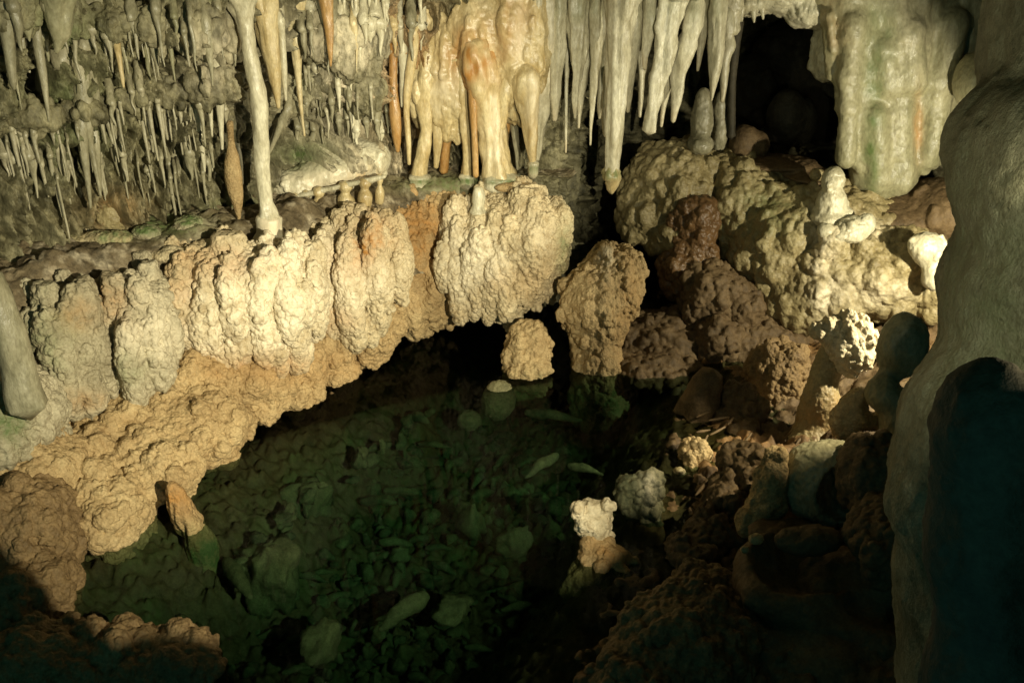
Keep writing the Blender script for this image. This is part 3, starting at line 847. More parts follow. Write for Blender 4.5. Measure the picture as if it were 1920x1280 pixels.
mound('flowstone_lobe', 'rounded brown lobe below the red-brown channel', 'flowstone lobe', M['mud'],
      [(1335, 560, 58, 60, 5.0, .2), (1385, 580, 36, 50, 4.95, .16)], h=.009, nd=20, nod=FINE, seed=44, amp=.006, size=.03, fine=.4, lump=.02)
mound('flowstone_lobe', 'lowest brown lobe resting on the mud under the rounded one', 'flowstone lobe', M['mud'],
      [(1345, 640, 44, 44, 4.8, .15)], h=.009, nd=10, nod=FINE, seed=45, amp=.006, size=.03, fine=.4, lump=.02)
mound('mud_bank', 'dark brown mud bank at the far end of the pool behind the vase-shaped column', 'mud bank', M['mud'],
      [(1240, 640, 110, 50, 4.95, .25), (1220, 690, 90, 24, 4.65, .2), (1400, 640, 110, 60, 4.95, .3)], h=.01, nd=10, nod=FINE, seed=46, amp=.006, size=.03, fine=.4, lump=.03)
mound('stalagmite', 'stubby two-tier stalagmite like a seated figure on the right ledge', 'stalagmite', M['pale'],
      [(1562, 340, 20, 26, 4.92, .058), (1558, 385, 29, 36, 4.92, .08), (1556, 408, 34, 16, 4.9, .1), (1585, 400, 16, 12, 4.9, .05)], h=.006, nd=6, seed=47, amp=.004, size=.03, lump=.008, dr=(.012, .022), k=.014, fine=.3)
mound('dripstone_boss', 'smooth egg-shaped knob on the ledge just below the stubby stalagmite', 'dripstone knob', M['pale'],
      [(1548, 432, 16, 13, 4.78, .045)], h=.006, seed=48, amp=.003, size=.03, lump=.004)
mound('dripstone_boss', 'bright lumpy knob on the ledge right of the stubby stalagmite', 'dripstone knob', M['pale'],
      [(1605, 425, 34, 18, 4.78, .07), (1628, 412, 10, 10, 4.78, .03), (1590, 440, 30, 12, 4.76, .06)], h=.006, nd=6, seed=49, amp=.005, size=.03, lump=.008, dr=(.012, .02))
mound('dripstone_boss', 'brightest white knob on the ledge against the big right column', 'dripstone knob', M['pale'],
      [(1742, 470, 28, 32, 4.55, .08), (1725, 460, 20, 18, 4.55, .06), (1750, 520, 20, 25, 4.5, .06)], h=.006, nd=6, seed=50, amp=.004, size=.03, lump=.008, dr=(.012, .02))
st = empty('rock_pillar', 'crooked pillar topped by a bright cauliflower head on the right bank', 'rock pillar', P(1530, 880, 3.8))
mound('head', 'bright cauliflower head', None, M['cream'],
      [(1592, 632, 46, 44, 3.85, .09), (1602, 664, 36, 34, 3.82, .08), (1548, 622, 28, 18, 3.85, .05), (1595, 592, 9, 12, 3.84, .018)],
      h=.0055, nd=8, seed=51, nod=((300, .016, .028, .3, 1.2, .008), (900, .008, .014, .2, 1.1, .004)), amp=.004, size=.026, lump=.012, dr=(.012, .02), k=.03, tint=tmask(w=[(1600, 640, 50, 50, .4)], seed=51), parent=st)
mound('shaft', 'smooth brown shaft', None, M['olive'],
      [(1565, 665, 30, 30, 3.88, .07), (1548, 705, 27, 46, 3.86, .07), (1533, 780, 40, 72, 3.8, .1), (1520, 850, 52, 50, 3.72, .12)],
      h=.007, seed=151, amp=.004, size=.03, lump=.012, k=.05, tint=tmask(o=[(1540, 780, 60, 60, .4)], seed=151), parent=st)
mound('stalagmite', 'thick dark brown knobbly stalagmite with a flat lit rim, left of the crooked pillar', 'stalagmite', M['brown'],
      [(1465, 690, 50, 50, 4.3, .13), (1455, 750, 46, 70, 4.25, .13), (1450, 820, 48, 60, 4.15, .14)], h=.006, nd=24, nod=FINE, seed=52, amp=.004, size=.026, stretch=1.3, lump=.012, dr=(.014, .024),
      extra=lambda cl: cl.cut(P(1465, 628, 4.3), (.2, .2, .075), k=.015))
mound('rock_stump', 'smooth grey-green stump leaning against the big right column', 'rock stump', M['green'],
      [(1690, 650, 44, 62, 3.4, .1), (1655, 735, 28, 34, 3.35, .08), (1700, 790, 45, 60, 3.3, .1)], h=.007, seed=53, amp=.003, size=.05, lump=.015, k=.05)
mound('rock_fragment', 'pale ragged fragment standing behind the shell-shaped rock', 'rock fragment', M['tan'],
      [(1590, 785, 34, 45, 3.45, .05), (1610, 750, 16, 26, 3.45, .04), (1640, 790, 36, 14, 3.42, .04)], h=.006, seed=54, amp=.006, size=.03, lump=.02, lfreq=12)
mound('rock_fragment', 'pale pitted wedge of rock left of the shell-shaped rock', 'rock fragment', M['tan'],
      [(1440, 930, 34, 56, 2.95, .06), (1415, 975, 30, 28, 2.92, .06), (1455, 880, 18, 40, 2.98, .05)], h=.006, nod=((400, .014, .03, .4, 1.2, .008),), seed=55, amp=.010, size=.026, lump=.015, lfreq=12)


def shell_rock():
    cl = Clay(.006)
    c = P(1560, 905, 2.95); s = scale_at(1560, 905, 2.95)
    cl.ell(c, (88 * s, .15, 84 * s), k=.02)
    cl.ell(P(1500, 900, 3.0), (26 * s, .1, 72 * s), k=.03)
    cl.cut(c + np.array((.045, -.14, .03)), (72 * s, .13, 66 * s), k=.015)
    V, Q = cl.mesh(.012, 9, 56)
    V = popcorn(V, Q, .007, .03, 1, 56, .5, .006)
    px, py = proj(V)
    link('shell_shaped_rock', V, Q, M['green'], label='hollow shell-shaped rock with a pale curved rim on the right bank', cat='hollow rock', tint=np.clip(tmask(o=[(1590, 910, 50, 50, .5)])(V, px, py), 0, 1))


shell_rock()


def basin():
    cl = Clay(.007); c = P(1490, 1075, 2.5)
    cl.ell(c + (0, 0, -.03), (.20, .20, .13), k=.02)
    cl.cap(P(1420, 1120, 2.38), P(1690, 1230, 2.2), .045, .06, k=.06)
    cl.cut(c + (.015, -.01, .10), (.182, .178, .145), k=.012)
    V, Q = cl.mesh(.022, 8, 57); V = popcorn(V, Q, .004, .035, 1, 57, .3, .006)
    link('rimstone_basin', V, Q, M['mud'], label='shallow dry basin with a raised curved rim low on the right bank', cat='rimstone basin')


basin()
mound('mud_bank', 'dark muddy bank around the dry basin with the curved rim', 'mud bank', M['mud'], [(1600, 1100, 110, 60, 2.5, .15), (1560, 1220, 150, 70, 2.3, .2), (1480, 1000, 70, 20, 2.8, .1)], h=.01, nd=6, seed=57, amp=.006, size=.03, lump=.03, lfreq=8)
mound('rock_fragment', 'flat dark fragment lying inside the curved rim', 'rock fragment', M['mud'], [(1510, 1015, 55, 22, 2.55, .05), (1550, 1005, 30, 16, 2.55, .05)], h=.006, seed=58, amp=.004, size=.03, lump=.015, lfreq=12)
mound('pebble', 'upper pale pebble on the rim of the dry basin', 'pebble', M['tan'], [(1417, 1010, 14, 9, 2.58, .02)], h=.004, seed=59, amp=.002, size=.02, lump=.003)
mound('pebble', 'lower pale pebble on the rim of the dry basin', 'pebble', M['tan'], [(1396, 1030, 9, 7, 2.55, .015)], h=.004, seed=60, amp=.002, size=.02, lump=.003)
mound('popcorn_cone', 'large dim popcorn cone at the bottom edge right of centre', 'popcorn cone', M['brown'],
      [(1290, 1220, 130, 110, 2.35, .22), (1310, 1130, 70, 50, 2.55, .14), (1200, 1290, 90, 60, 2.2, .2), (1400, 1200, 70, 80, 2.45, .2)], nd=30, nod=FINE, seed=61, amp=.004, size=.024, stretch=1.1, fine=.6, lump=.02, h=.006)
mound('popcorn_ball', 'orange popcorn ball on top of the pile of slabs', 'popcorn ball', M['tan'], [(1305, 858, 27, 25, 3.62, .055)], h=.005, nd=5, nod=FINE, seed=62, amp=.004, size=.02, lump=.006, dr=(.01, .02))
for lab, e in (('upright oval slab at the left of the small pile', (1273, 893, 13, 18, 3.5, .03)), ('topmost flat slab of the small pile, under the orange ball', (1310, 899, 26, 12, 3.5, .05)),
               ('middle flat slab of the small pile', (1312, 922, 28, 11, 3.45, .05)), ('pale long slab at the foot of the small pile', (1290, 945, 40, 12, 3.4, .06)), ('right-hand small slab of the pile, half in the mud', (1345, 920, 20, 14, 3.45, .05))):
    mound('slab', lab, 'stone slab', M['olive'], [e], h=.004, seed=int(e[0]), amp=.004, size=.025, lump=.008, lfreq=16, group='small pile of slabs on the right bank')
mound('coral_rock', 'ragged coral-like rock in the water right of the white knob', 'ragged rock', M['algae'],
      [(1200, 935, 38, 44, 3.22, .07), (1222, 900, 16, 28, 3.22, .04), (1180, 910, 20, 20, 3.22, .05), (1215, 965, 26, 24, 3.18, .06)], h=.005, nd=26, nod=((600, .012, .024, .3, 1.2, .005),), seed=63, amp=.008, size=.03, lump=.02, lfreq=14, dr=(.01, .02),
      tint=tmask(w=[(1222, 900, 20, 40, .5)], seed=63))
stalactite('leaning flat-sided slab like a broken column on the right shore', 'mud', [(1335, 700, 22), (1315, 745, 32), (1295, 790, 32), (1270, 835, 26)], 4.05, name='leaning_slab', cat='leaning slab', up=False, lump=.25, freq=12)
mound('pebble', 'round pebble at the waterline right of the orange dome', 'pebble', M['tan'], [(1208, 1071, 12, 8, 2.86, .02), (1190, 1072, 10, 5, 2.86, .015)], h=.004, seed=64, amp=.002, size=.02, lump=.003)
mound('boulder', 'dim reddish boulder in the shallows below the orange dome', 'boulder', M['mud'], [(1160, 1125, 24, 22, 2.7, .06)], h=.006, seed=65, amp=.004, size=.03, lump=.01)

for lab, e in (('knobbly brown hump on the shore between the leaning slab and the dark stalagmite', [(1385, 770, 40, 50, 4.05, .12), (1400, 830, 34, 40, 3.9, .1)]),
               ('low brown hump of popcorn at the foot of the dark stalagmite', [(1500, 870, 60, 36, 3.7, .14), (1440, 880, 30, 24, 3.6, .1)]),
               ('dark lumpy hump behind the curved basin rim', [(1330, 1010, 50, 36, 3.0, .1), (1290, 1040, 40, 26, 2.9, .1)]),
               ('dark hump of popcorn at the root of the big right column', [(1640, 900, 60, 70, 2.8, .14), (1660, 1010, 60, 60, 2.5, .14)]),
               ('brown ridge running up behind the wedge-shaped fragment', [(1400, 880, 40, 50, 3.3, .1), (1360, 940, 36, 36, 3.2, .1)])):
    mound('shore_hump', lab, 'rock hump', M['mud'], e, h=.007, nd=8, nod=FINE, seed=int(e[0][0]), amp=.005, size=.03, lump=.025, lfreq=9, group='humps on the right shore')
for i in range(26):
    px, py = rnd.uniform(1290, 1520), rnd.uniform(760, 1000)
    p_ = W(px, py, .06); a_ = rnd.uniform(.3, 1.2); L_ = rnd.uniform(.05, .14); q_ = p_ + np.array((math.cos(a_) * L_, math.sin(a_) * L_, rnd.uniform(-.01, .04)))
    V, Q, t_ = tube([(*p_, .004), (*(p_ * .6 + q_ * .4), .007), (*q_, .004)], 9, .012, .25, 0, i, 20)
    link('fallen_straw', V, Q, M['mud'], tris=t_, label='broken straw lying on the muddy right shore', cat='broken straw', group='broken straws on the right shore')

# ------------------------------------------------------------------ big column at the right, close to the lens
def big_column():
    cl = Clay(.012)
    for px, py, rx, ry, Y, d in ((1960, 80, 60, 260, 2.05, .25), (1900, 300, 96, 150, 1.95, .26), (1915, 560, 120, 220, 1.9, .28), (1845, 830, 130, 190, 1.82, .28), (1800, 940, 118, 150, 1.8, .26), (1960, 800, 120, 300, 1.85, .3), (1980, -100, 60, 200, 2.1, .25), (1850, 1250, 150, 260, 1.75, .3), (1850, 1090, 150, 200, 1.8, .3)):
        s = scale_at(px, py, Y); cl.ell(P(px, py, Y), (rx * s, d, ry * s), k=.07)
    V, Q = cl.mesh(.03, 5, 71)
    V = popcorn(V, Q, .006, .07, 2.2, 71, .3, .005)
    px, py = proj(V)
    link('rock_column', V, Q, M['column'], label='massive smooth grey-green column rising along the right edge', cat='rock column', tint=np.clip(tmask(g=[(1850, 600, 90, 300, .35)])(V, px, py), 0, 1))


big_column()


def blocker():  # unseen ridge added to block the floodlight, its top shaped for the shadows
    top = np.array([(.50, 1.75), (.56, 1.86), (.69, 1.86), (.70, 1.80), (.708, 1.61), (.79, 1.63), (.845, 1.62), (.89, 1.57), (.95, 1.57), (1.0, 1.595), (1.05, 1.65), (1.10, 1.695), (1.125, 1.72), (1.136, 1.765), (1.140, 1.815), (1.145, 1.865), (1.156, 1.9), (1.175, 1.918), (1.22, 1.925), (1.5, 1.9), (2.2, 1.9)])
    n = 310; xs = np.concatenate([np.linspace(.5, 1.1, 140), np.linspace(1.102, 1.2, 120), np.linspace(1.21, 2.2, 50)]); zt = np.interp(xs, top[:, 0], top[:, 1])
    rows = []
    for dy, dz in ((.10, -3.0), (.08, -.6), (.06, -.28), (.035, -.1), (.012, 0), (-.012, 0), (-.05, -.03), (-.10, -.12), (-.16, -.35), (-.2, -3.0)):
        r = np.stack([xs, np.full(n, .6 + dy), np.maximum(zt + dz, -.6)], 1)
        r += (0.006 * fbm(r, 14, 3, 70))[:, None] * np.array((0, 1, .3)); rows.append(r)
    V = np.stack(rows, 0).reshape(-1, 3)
    link('rock_blocker', V, grid_faces(len(rows), n), M['cavity'], label='dark rock parapet added out of view, shading the lower right of the pool', cat='rock parapet')


blocker()

mound('stalagmite', 'near-black rounded post standing in for the shadow on the column, lower right corner', 'stalagmite', M['cavity'],  # dark body added where the column only has a shadow
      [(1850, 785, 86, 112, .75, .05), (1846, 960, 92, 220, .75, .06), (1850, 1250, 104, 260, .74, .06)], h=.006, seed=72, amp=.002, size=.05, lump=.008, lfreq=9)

# ------------------------------------------------------------------ far right flowstone curtain and niche
def curtain():
    cl = Clay(.011)
    def cap(x0, y0, r0, x1, y1, r1, Y, k=.03):
        s = scale_at(x0, y0, Y); cl.cap(P(x0, y0, Y), P(x1, y1, Y), r0 * s, r1 * s, k)
    for a in ((1560, -60, 40, 1600, 150, 34, 5.25), (1600, -60, 50, 1625, 330, 34, 5.2), (1660, -60, 50, 1660, 340, 36, 5.2), (1710, -60, 46, 1690, 320, 38, 5.2), (1760, -60, 50, 1740, 280, 40, 5.25),
              (1840, -60, 50, 1790, 280, 40, 5.3), (1890, -60, 60, 1850, 250, 50, 5.35)): cap(*a, k=.05)
    for a in ((1705, 60, 28, 1710, 155, 26, 5.08), (1660, 90, 24, 1668, 160, 22, 5.1), (1790, 40, 26, 1765, 150, 26, 5.1), (1765, 150, 26, 1740, 300, 22, 5.1), (1590, 150, 14, 1590, 195, 16, 5.1), (1592, 205, 14, 1585, 300, 18, 5.1),
              (1680, 30, 22, 1690, 60, 22, 5.1), (1640, 220, 24, 1650, 340, 22, 5.1), (1690, 210, 20, 1690, 340, 24, 5.1), (1600, 40, 20, 1596, 140, 18, 5.1)): cap(*a, k=.05)
    cl.cap(P(1540, -60, 5.3), P(1545, 10, 5.3), .12, .09, k=.06)
    rc = random.Random(5)
    for i in range(46):
        x = 1560 + i * 7.6 + rc.uniform(-5, 5); y1 = np.interp(x, (1560, 1600, 1640, 1700, 1760, 1850, 1900), (150, 300, 365, 350, 300, 270, 260)) * rc.choice((1, 1, .9, .6, .45))
        cap(x - (1920 - x) * .02, rc.uniform(-70, 60), rc.uniform(8, 15), x, y1, rc.uniform(6, 13), 5.10 + .0004 * abs(x - 1700) + rc.uniform(-.02, .04), k=.022)
    cap(1930, -60, 60, 1900, 250, 50, 5.4, k=.05)
    V, Q = cl.mesh(.014, 8, 73)
    V = popcorn(V, Q, .003, .05, 2.5, 73, .3, .004)
    px, py = proj(V)
    t = tmask(g=[(1640, 150, 18, 150, .6), (1632, 300, 12, 70, .5), (1670, 60, 14, 60, .4)], o=[(1722, 240, 8, 60, .5), (1560, 60, 30, 60, .2)], w=[(1700, 40, 60, 60, .2)])(V, px, py)
    link('flowstone_curtain', V, Q, M['green'], label='broad wet flowstone curtain streaked with green algae at the upper right', cat='flowstone curtain', tint=np.clip(t, 0, 1))


curtain()
mound('rock_lump', 'rounded grey lump tucked between the curtain and the big right column', 'rock lump', M['green'], [(1832, 150, 38, 50, 4.9, .15), (1850, 260, 40, 60, 4.9, .15)], h=.01, seed=74, amp=.002, size=.05, lump=.012)
mound('rock_ledge', 'dark ledge of brown rock under the flowstone curtain', 'rock ledge', M['mud'], [(1680, 400, 100, 34, 5.2, .3), (1760, 390, 60, 50, 5.1, .3), (1600, 420, 60, 20, 5.2, .25)], h=.01, nd=6, seed=75, amp=.006, size=.04, lump=.02)
mound('rock_lip', 'ragged pale lip of roof over the dark niche, set with small drips', 'roof lip', M['pale'],
      [(1440, 0, 90, 22, 5.5, .2), (1520, 20, 46, 32, 5.4, .2), (1550, 90, 24, 60, 5.4, .15), (1400, 5, 40, 20, 5.5, .15), (1480, -30, 120, 40, 5.5, .3)], h=.008, nd=20, seed=76, amp=.008, size=.03, lump=.02, lfreq=12, dr=(.014, .028), bot=-70)
stalactite('short drip at the left end of the roof lip', 'pale', [(1390, 10, 9), (1390, 28, 5), (1391, 40, 2)], 5.35, up=False)
stalactite('short drip in the middle of the roof lip', 'pale', [(1412, 10, 8), (1413, 30, 5), (1414, 42, 2)], 5.35, up=False)
stalactite('short drip at the right end of the roof lip', 'pale', [(1428, 10, 8), (1430, 26, 4), (1431, 36, 2)], 5.35, up=False)
mound('stalagmite', 'bell-shaped grey stalagmite at the mouth of the niche', 'stalagmite', M['greydrip'], [(1318, 190, 14, 24, 5.45, .05), (1316, 230, 21, 42, 5.45, .07), (1312, 270, 24, 18, 5.42, .09)], h=.006, seed=77, amp=.003, size=.04, lump=.008, k=.03)
mound('stalagmite', 'slim grey stalagmite just right of the bell-shaped one', 'stalagmite', M['greydrip'], [(1350, 200, 13, 26, 5.6, .045), (1350, 250, 14, 36, 5.6, .05)], h=.006, seed=78, amp=.003, size=.04, lump=.008, k=.03)
stalactite('thin dark column at the left edge of the niche', 'cavity', [(1383, 40, 12), (1376, 120, 8), (1372, 200, 7), (1371, 255, 8)], 5.55, name='column', cat='column', up=False)
mound('stalagmite', 'round-shouldered dark body in place of a shadow silhouette inside the niche', 'stalagmite', M['cavity'], [(1475, 220, 36, 50, 6.1, .12), (1510, 230, 20, 40, 6.1, .08)], h=.009, seed=79, amp=.003, size=.04, lump=.015)  # dark body modelled where only a shadow silhouette falls
mound('rock_lump', 'brown lump on the ledge left of the dark niche floor', 'rock lump', M['mud'], [(1395, 270, 28, 34, 5.6, .1), (1425, 275, 18, 25, 5.6, .08)], h=.008, seed=80, amp=.006, size=.03, lump=.012)
mound('shelf_slab', 'thin flat slab on the ledge in front of the dark niche', 'rock slab', M['mud'], [(1450, 305, 80, 9, 5.5, .2), (1530, 330, 60, 8, 5.35, .2)], h=.008, seed=81, amp=.003, size=.04, lump=.01, lfreq=10)
mound('dripstone_boss', 'small round knob on the ledge just left of the stubby stalagmite', 'dripstone knob', M['olive'], [(1532, 328, 14, 12, 5.15, .04)], h=.006, seed=82, amp=.002, size=.03, lump=.004)
mound('dripstone_boss', 'low shell-like knob under the dark niche slab', 'dripstone knob', M['olive'], [(1403, 318, 15, 13, 5.4, .04)], h=.006, seed=83, amp=.002, size=.03, lump=.004)
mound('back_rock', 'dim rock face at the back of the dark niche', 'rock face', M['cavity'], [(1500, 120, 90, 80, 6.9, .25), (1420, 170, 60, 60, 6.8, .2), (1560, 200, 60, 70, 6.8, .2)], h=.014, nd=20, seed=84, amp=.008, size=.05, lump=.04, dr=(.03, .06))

# ------------------------------------------------------------------ columns and stalactites
def column_tall():
    root = bpy.data.objects.new('column', None); COL.objects.link(root); root.location = P(502, 440, 4.32)
    tag(root, 'tall slender column from the roof down to the white mound on the left', 'column')
    bpy.context.view_layer.update()
    stalactite(None, 'pale', [(448, -30, 38), (455, 20, 23), (461, 56, 15), (472, 120, 15.5), (484, 187, 16), (493, 319, 13), (499, 375, 12.5), (502, 396, 17), (503, 408, 20)], 4.32, name='shaft', cat=None, parent=root, lump=.15, up=False, freq=22)
    stalactite(None, 'pale', [(503, 405, 20), (503, 410, 25), (504, 425, 24), (505, 436, 25), (505, 446, 29), (506, 460, 34)], 4.32, name='drum_base', cat=None, parent=root, lump=.07, up=False, seg=36, tint=tmask(w=[(505, 425, 40, 30, .9)]))


column_tall()
S = stalactite
lean_root = S('grey column leaning in at the far left edge', 'greydrip', [(-30, 520, 34), (0, 590, 32), (18, 640, 30), (35, 700, 30), (42, 730, 33), (50, 760, 36)], 3.0, name='column', cat='column', lump=.07, up=False)

for lab, mat, rows in (
        ('outermost green-grey stalactite in the top left corner', 'greydrip', [(12, 0, 18), (18, 90, 11), (24, 150, 6), (27, 168, 2)]),
        ('second green-grey stalactite from the top left corner, slim', 'greydrip', [(33, 0, 12), (42, 80, 8), (52, 125, 4), (56, 136, 2)]),
        ('third stalactite from the top left corner, long and kinked', 'greydrip', [(60, 0, 11), (72, 90, 9), (83, 160, 6), (92, 228, 2)]),
        ('broad algae-green stalactite right of the kinked one', 'green', [(108, 0, 30), (112, 50, 20), (110, 80, 11), (106, 98, 4)]),
        ('pale fan-topped stalactite hanging below the algae-green one', 'greydrip', [(118, 98, 22), (114, 125, 16), (116, 160, 9), (121, 206, 2)]),
        ('thick wet trunk-like stalactite left of the straw fringes', 'greydrip', [(182, -5, 24), (170, 60, 14), (152, 110, 16), (156, 190, 14), (162, 235, 12), (170, 275, 6), (180, 320, 4), (189, 368, 2)]),
        ('slim stalactite close behind the trunk-like one', 'greydrip', [(174, 150, 10), (182, 190, 7), (192, 235, 4), (199, 270, 2)]),
        ('long thin stalactite left of the trunk-like one', 'greydrip', [(78, 130, 9), (84, 170, 6), (88, 225, 3)]),
        ('orange-tipped stalactite in the upper straw fringe', 'yellow', [(216, 60, 10), (222, 100, 6), (229, 145, 4), (232, 164, 2)]),
        ('largest forked stalactite under the second ledge', 'pale', [(365, 160, 16), (372, 200, 11), (376, 250, 7), (382, 300, 4), (384, 322, 2)]),
        ('middle stalactite of the forked group under the second ledge', 'pale', [(388, 170, 9), (394, 210, 5), (398, 256, 2)]),
        ('right-hand stalactite of the forked group under the second ledge', 'pale', [(408, 140, 14), (412, 190, 9), (415, 240, 5), (417, 280, 2)]),
        ('large pale stalactite just right of the tall column', 'yellow', [(496, 0, 30), (505, 70, 20), (512, 120, 15), (518, 170, 9), (522, 202, 4)]),
        ('thin pale stalactite between the large pale and the amber one', 'pale', [(524, 30, 10), (529, 70, 7), (533, 140, 6), (536, 188, 3)]),
        ('amber stalactite drawn out to a long needle, right of the tall column', 'yellow', [(551, 0, 29), (553, 45, 18), (555, 85, 12), (558, 130, 7), (562, 175, 4), (566, 215, 3), (571, 255, 2)]),
        ('short grey stalactite left of the orange-tipped pair', 'greydrip', [(585, 0, 11), (589, 35, 7), (592, 62, 3)]),
        ('orange stalactite ending in a fine tip, near the top centre left', 'orange', [(610, 0, 15), (614, 30, 11), (617, 60, 8), (619, 95, 5), (620, 124, 2)]),
        ('slim pale partner beside the fine-tipped orange stalactite', 'pale', [(598, -5, 10), (606, 30, 6), (611, 62, 3)]),
        ('blunt spindle-shaped stalactite over the shelf, left of the tall column', 'tan', [(434, 272, 7), (436, 300, 14), (438, 335, 16), (444, 375, 11), (448, 410, 3)]),
        ('thin crooked stalk beside the spindle-shaped stalactite', 'pale', [(443, 268, 6), (450, 300, 5), (454, 345, 3)]),
        ('leaning twig-like stalk right of the tall column', 'greydrip', [(541, 200, 8), (530, 225, 8), (518, 255, 6), (506, 285, 3)]),
        ('second leaning twig-like stalk right of the tall column, shorter', 'greydrip', [(534, 210, 7), (522, 235, 6), (510, 265, 4)]),
        ('bright orange stalactite with a swollen middle, left of the central columns', 'orange', [(732, -5, 5), (735, 60, 5), (737, 84, 9), (737, 110, 8), (738, 160, 8), (741, 215, 11), (744, 255, 9), (746, 284, 3)]),
        ('pale stalactite beside the swollen orange one', 'pale', [(748, 30, 9), (753, 75, 12), (757, 130, 9), (755, 170, 6), (754, 200, 3)]),
        ('cream stalactite reaching the shelf left of the central columns', 'yellow', [(773, 50, 12), (776, 90, 10), (768, 140, 9), (762, 200, 7), (765, 260, 6), (767, 308, 3)]),
        ('short stalactite under the lip ledge, left one', 'pale', [(660, 205, 6), (662, 240, 4), (663, 260, 2)]),
        ('grey stalactite low on the dark wall at the left', 'greydrip', [(150, 225, 12), (158, 290, 9), (165, 340, 5), (170, 390, 2)]),
        ('twin grey stalactite low on the dark wall, right of its neighbour', 'greydrip', [(178, 250, 9), (184, 320, 6), (188, 370, 2)])):
    S(lab, mat, rows, clear=.10)

rg = random.Random(23)
for lab, grp, mats, n_, (x0, x1), (y0, y1), (l0, l1), (r0, r1) in (
        ('ragged grey stalactite crowded along the roof edge at the upper left', 'ragged stalactites at the upper left', ('greydrip', 'greydrip', 'green'), 26, (0, 440), (0, 90), (40, 130), (5, 13)),
        ('ragged pale stalactite crowded along the roof between the tall column and the orange one', 'ragged stalactites right of the tall column', ('pale', 'greydrip', 'yellow'), 22, (560, 790), (0, 60), (30, 110), (4, 12)),
        ('ragged dim stalactite low on the dark left wall', 'ragged stalactites low on the left wall', ('greydrip',), 26, (0, 420), (150, 330), (40, 110), (4, 10)),
        ('small ragged stalactite over the white fluted bulge', 'ragged stalactites over the white bulge', ('pale', 'greydrip'), 20, (550, 740), (110, 240), (25, 70), (3, 8))):
    for i in range(n_):
        px = x0 + (x1 - x0) * (i + rg.random()) / n_; py = rg.uniform(y0, y1); L = rg.uniform(l0, l1); r = rg.uniform(r0, r1); ln = (px - 960) * -0.00022
        hh = hit(px, py + 4); Y = hh[1] - .015 - r * .0015
        w1, w2 = rg.uniform(-2, 2), rg.uniform(-3, 3)
        S(lab, rg.choice(mats), [(px, py + 4, r * 1.15), (px + ln * L * .2 + w1, py + L * .2, r * rg.uniform(.8, 1.2)), (px + ln * L * .5 + w2, py + L * .5, r * rg.uniform(.45, .8)), (px + ln * L * .8 + w1, py + L * .8, r * .32), (px + ln * L, py + L, r * .12)],
          Y, name='ragged_stalactite', group=grp, lump=.18, rib=.25, up=False, root=True, freq=22)
rg = random.Random(3)
straws('thin straw in the upper fringe under the rough bulge', 'straws of the upper fringe', 'greydrip', [(x, y, t, r) for x, y, t, r in
       [(197, 85, 135, 2.2), (242, 62, 108, 2), (252, 60, 100, 2), (262, 60, 108, 2.2), (270, 58, 118, 2), (277, 58, 152, 2.4), (284, 56, 135, 2), (291, 55, 118, 2.4), (300, 40, 82, 3), (330, 60, 95, 2.4), (345, 60, 125, 4), (313, 50, 90, 2)]])
straws('thin straw in the fringe under the second ledge', 'straws of the second fringe', 'greydrip',
       [(246 + i * 8.4 + rg.uniform(-2, 2), 200 + rg.uniform(-8, 8), 250 + rg.uniform(-15, 55), rg.choice((2, 2.2, 2.6, 3.6))) for i in range(14)])
straws('fine straw on the dark wall left of the second ledge', 'straws on the dark left wall', 'greydrip',
       [(rg.uniform(8, 235), y0, y0 + rg.uniform(40, 120), rg.choice((2, 2.4, 3, 4))) for y0 in [rg.uniform(190, 350) for _ in range(28)]])
straws('fine straw on the wall between the second ledge and the shelf', 'straws above the shelf', 'greydrip',
       [(rg.uniform(235, 430), y0, y0 + rg.uniform(35, 95), rg.choice((1.8, 2.2, 3))) for y0 in [rg.uniform(255, 340) for _ in range(20)]])
straws('fine straw hanging from the roof left of the swollen orange stalactite', 'straws at the top centre', 'pale',
       [(645, 4, 27, 2), (667, 4, 50, 3), (661, 4, 36, 2), (680, 4, 25, 2), (693, 4, 40, 2.4), (705, 4, 28, 2), (719, 2, 60, 3), (637, 2, 34, 2), (760, 2, 35, 2.4), (774, 2, 30, 2.2), (788, 2, 45, 3)])
straws('fine straw on the lit wall over the lip ledge', 'straws over the lip ledge', 'greydrip',
       [(rg.uniform(570, 720), y0, y0 + rg.uniform(18, 60), rg.choice((1.8, 2.4, 3, 4))) for y0 in [rg.uniform(120, 250) for _ in range(22)]])

def crust(lab, spots, mat, seed, nd=70):
    ells = [(x, y, rx, ry, hit(x, y)[1] + .05, dep) for x, y, rx, ry, dep in spots]
    mound('roof_crust', lab, 'dripstone crust', M[mat], ells, h=.0065, nd=nd, seed=seed, dr=(.008, .02), ln=(.5, 1.2), k=.03, bot=-70, lump=.03, lfreq=9, amp=.008, size=.022, stretch=1.8, fine=.6,
          nod=((350, .012, .026, .3, 1.8, .008),), tint=tmask(g=[(110, 60, 60, 60, .4)], w=[(400, 100, 80, 60, .4), (650, 80, 80, 60, .5)], seed=seed))


crust('ragged grey crust of roof fused with stalactite roots at the upper left', [(30, 20, 46, 36, .12), (120, 30, 50, 40, .12), (210, 40, 50, 34, .12), (290, 45, 56, 40, .13), (370, 50, 50, 50, .13), (425, 40, 40, 60, .12)], 'wall', 301)
crust('second lower crust on the left wall over the forked stalactites', [(250, 180, 46, 22, .10), (320, 172, 46, 26, .11), (385, 160, 44, 34, .12), (150, 205, 46, 26, .09), (60, 215, 50, 26, .09)], 'wall', 302, 60)
crust('pale crust of roof between the tall column and the swollen orange stalactite', [(590, 60, 40, 46, .11), (650, 80, 44, 60, .12), (692, 66, 34, 56, .10), (670, 165, 46, 40, .10), (610, 170, 36, 34, .09)], 'wall', 303, 80)

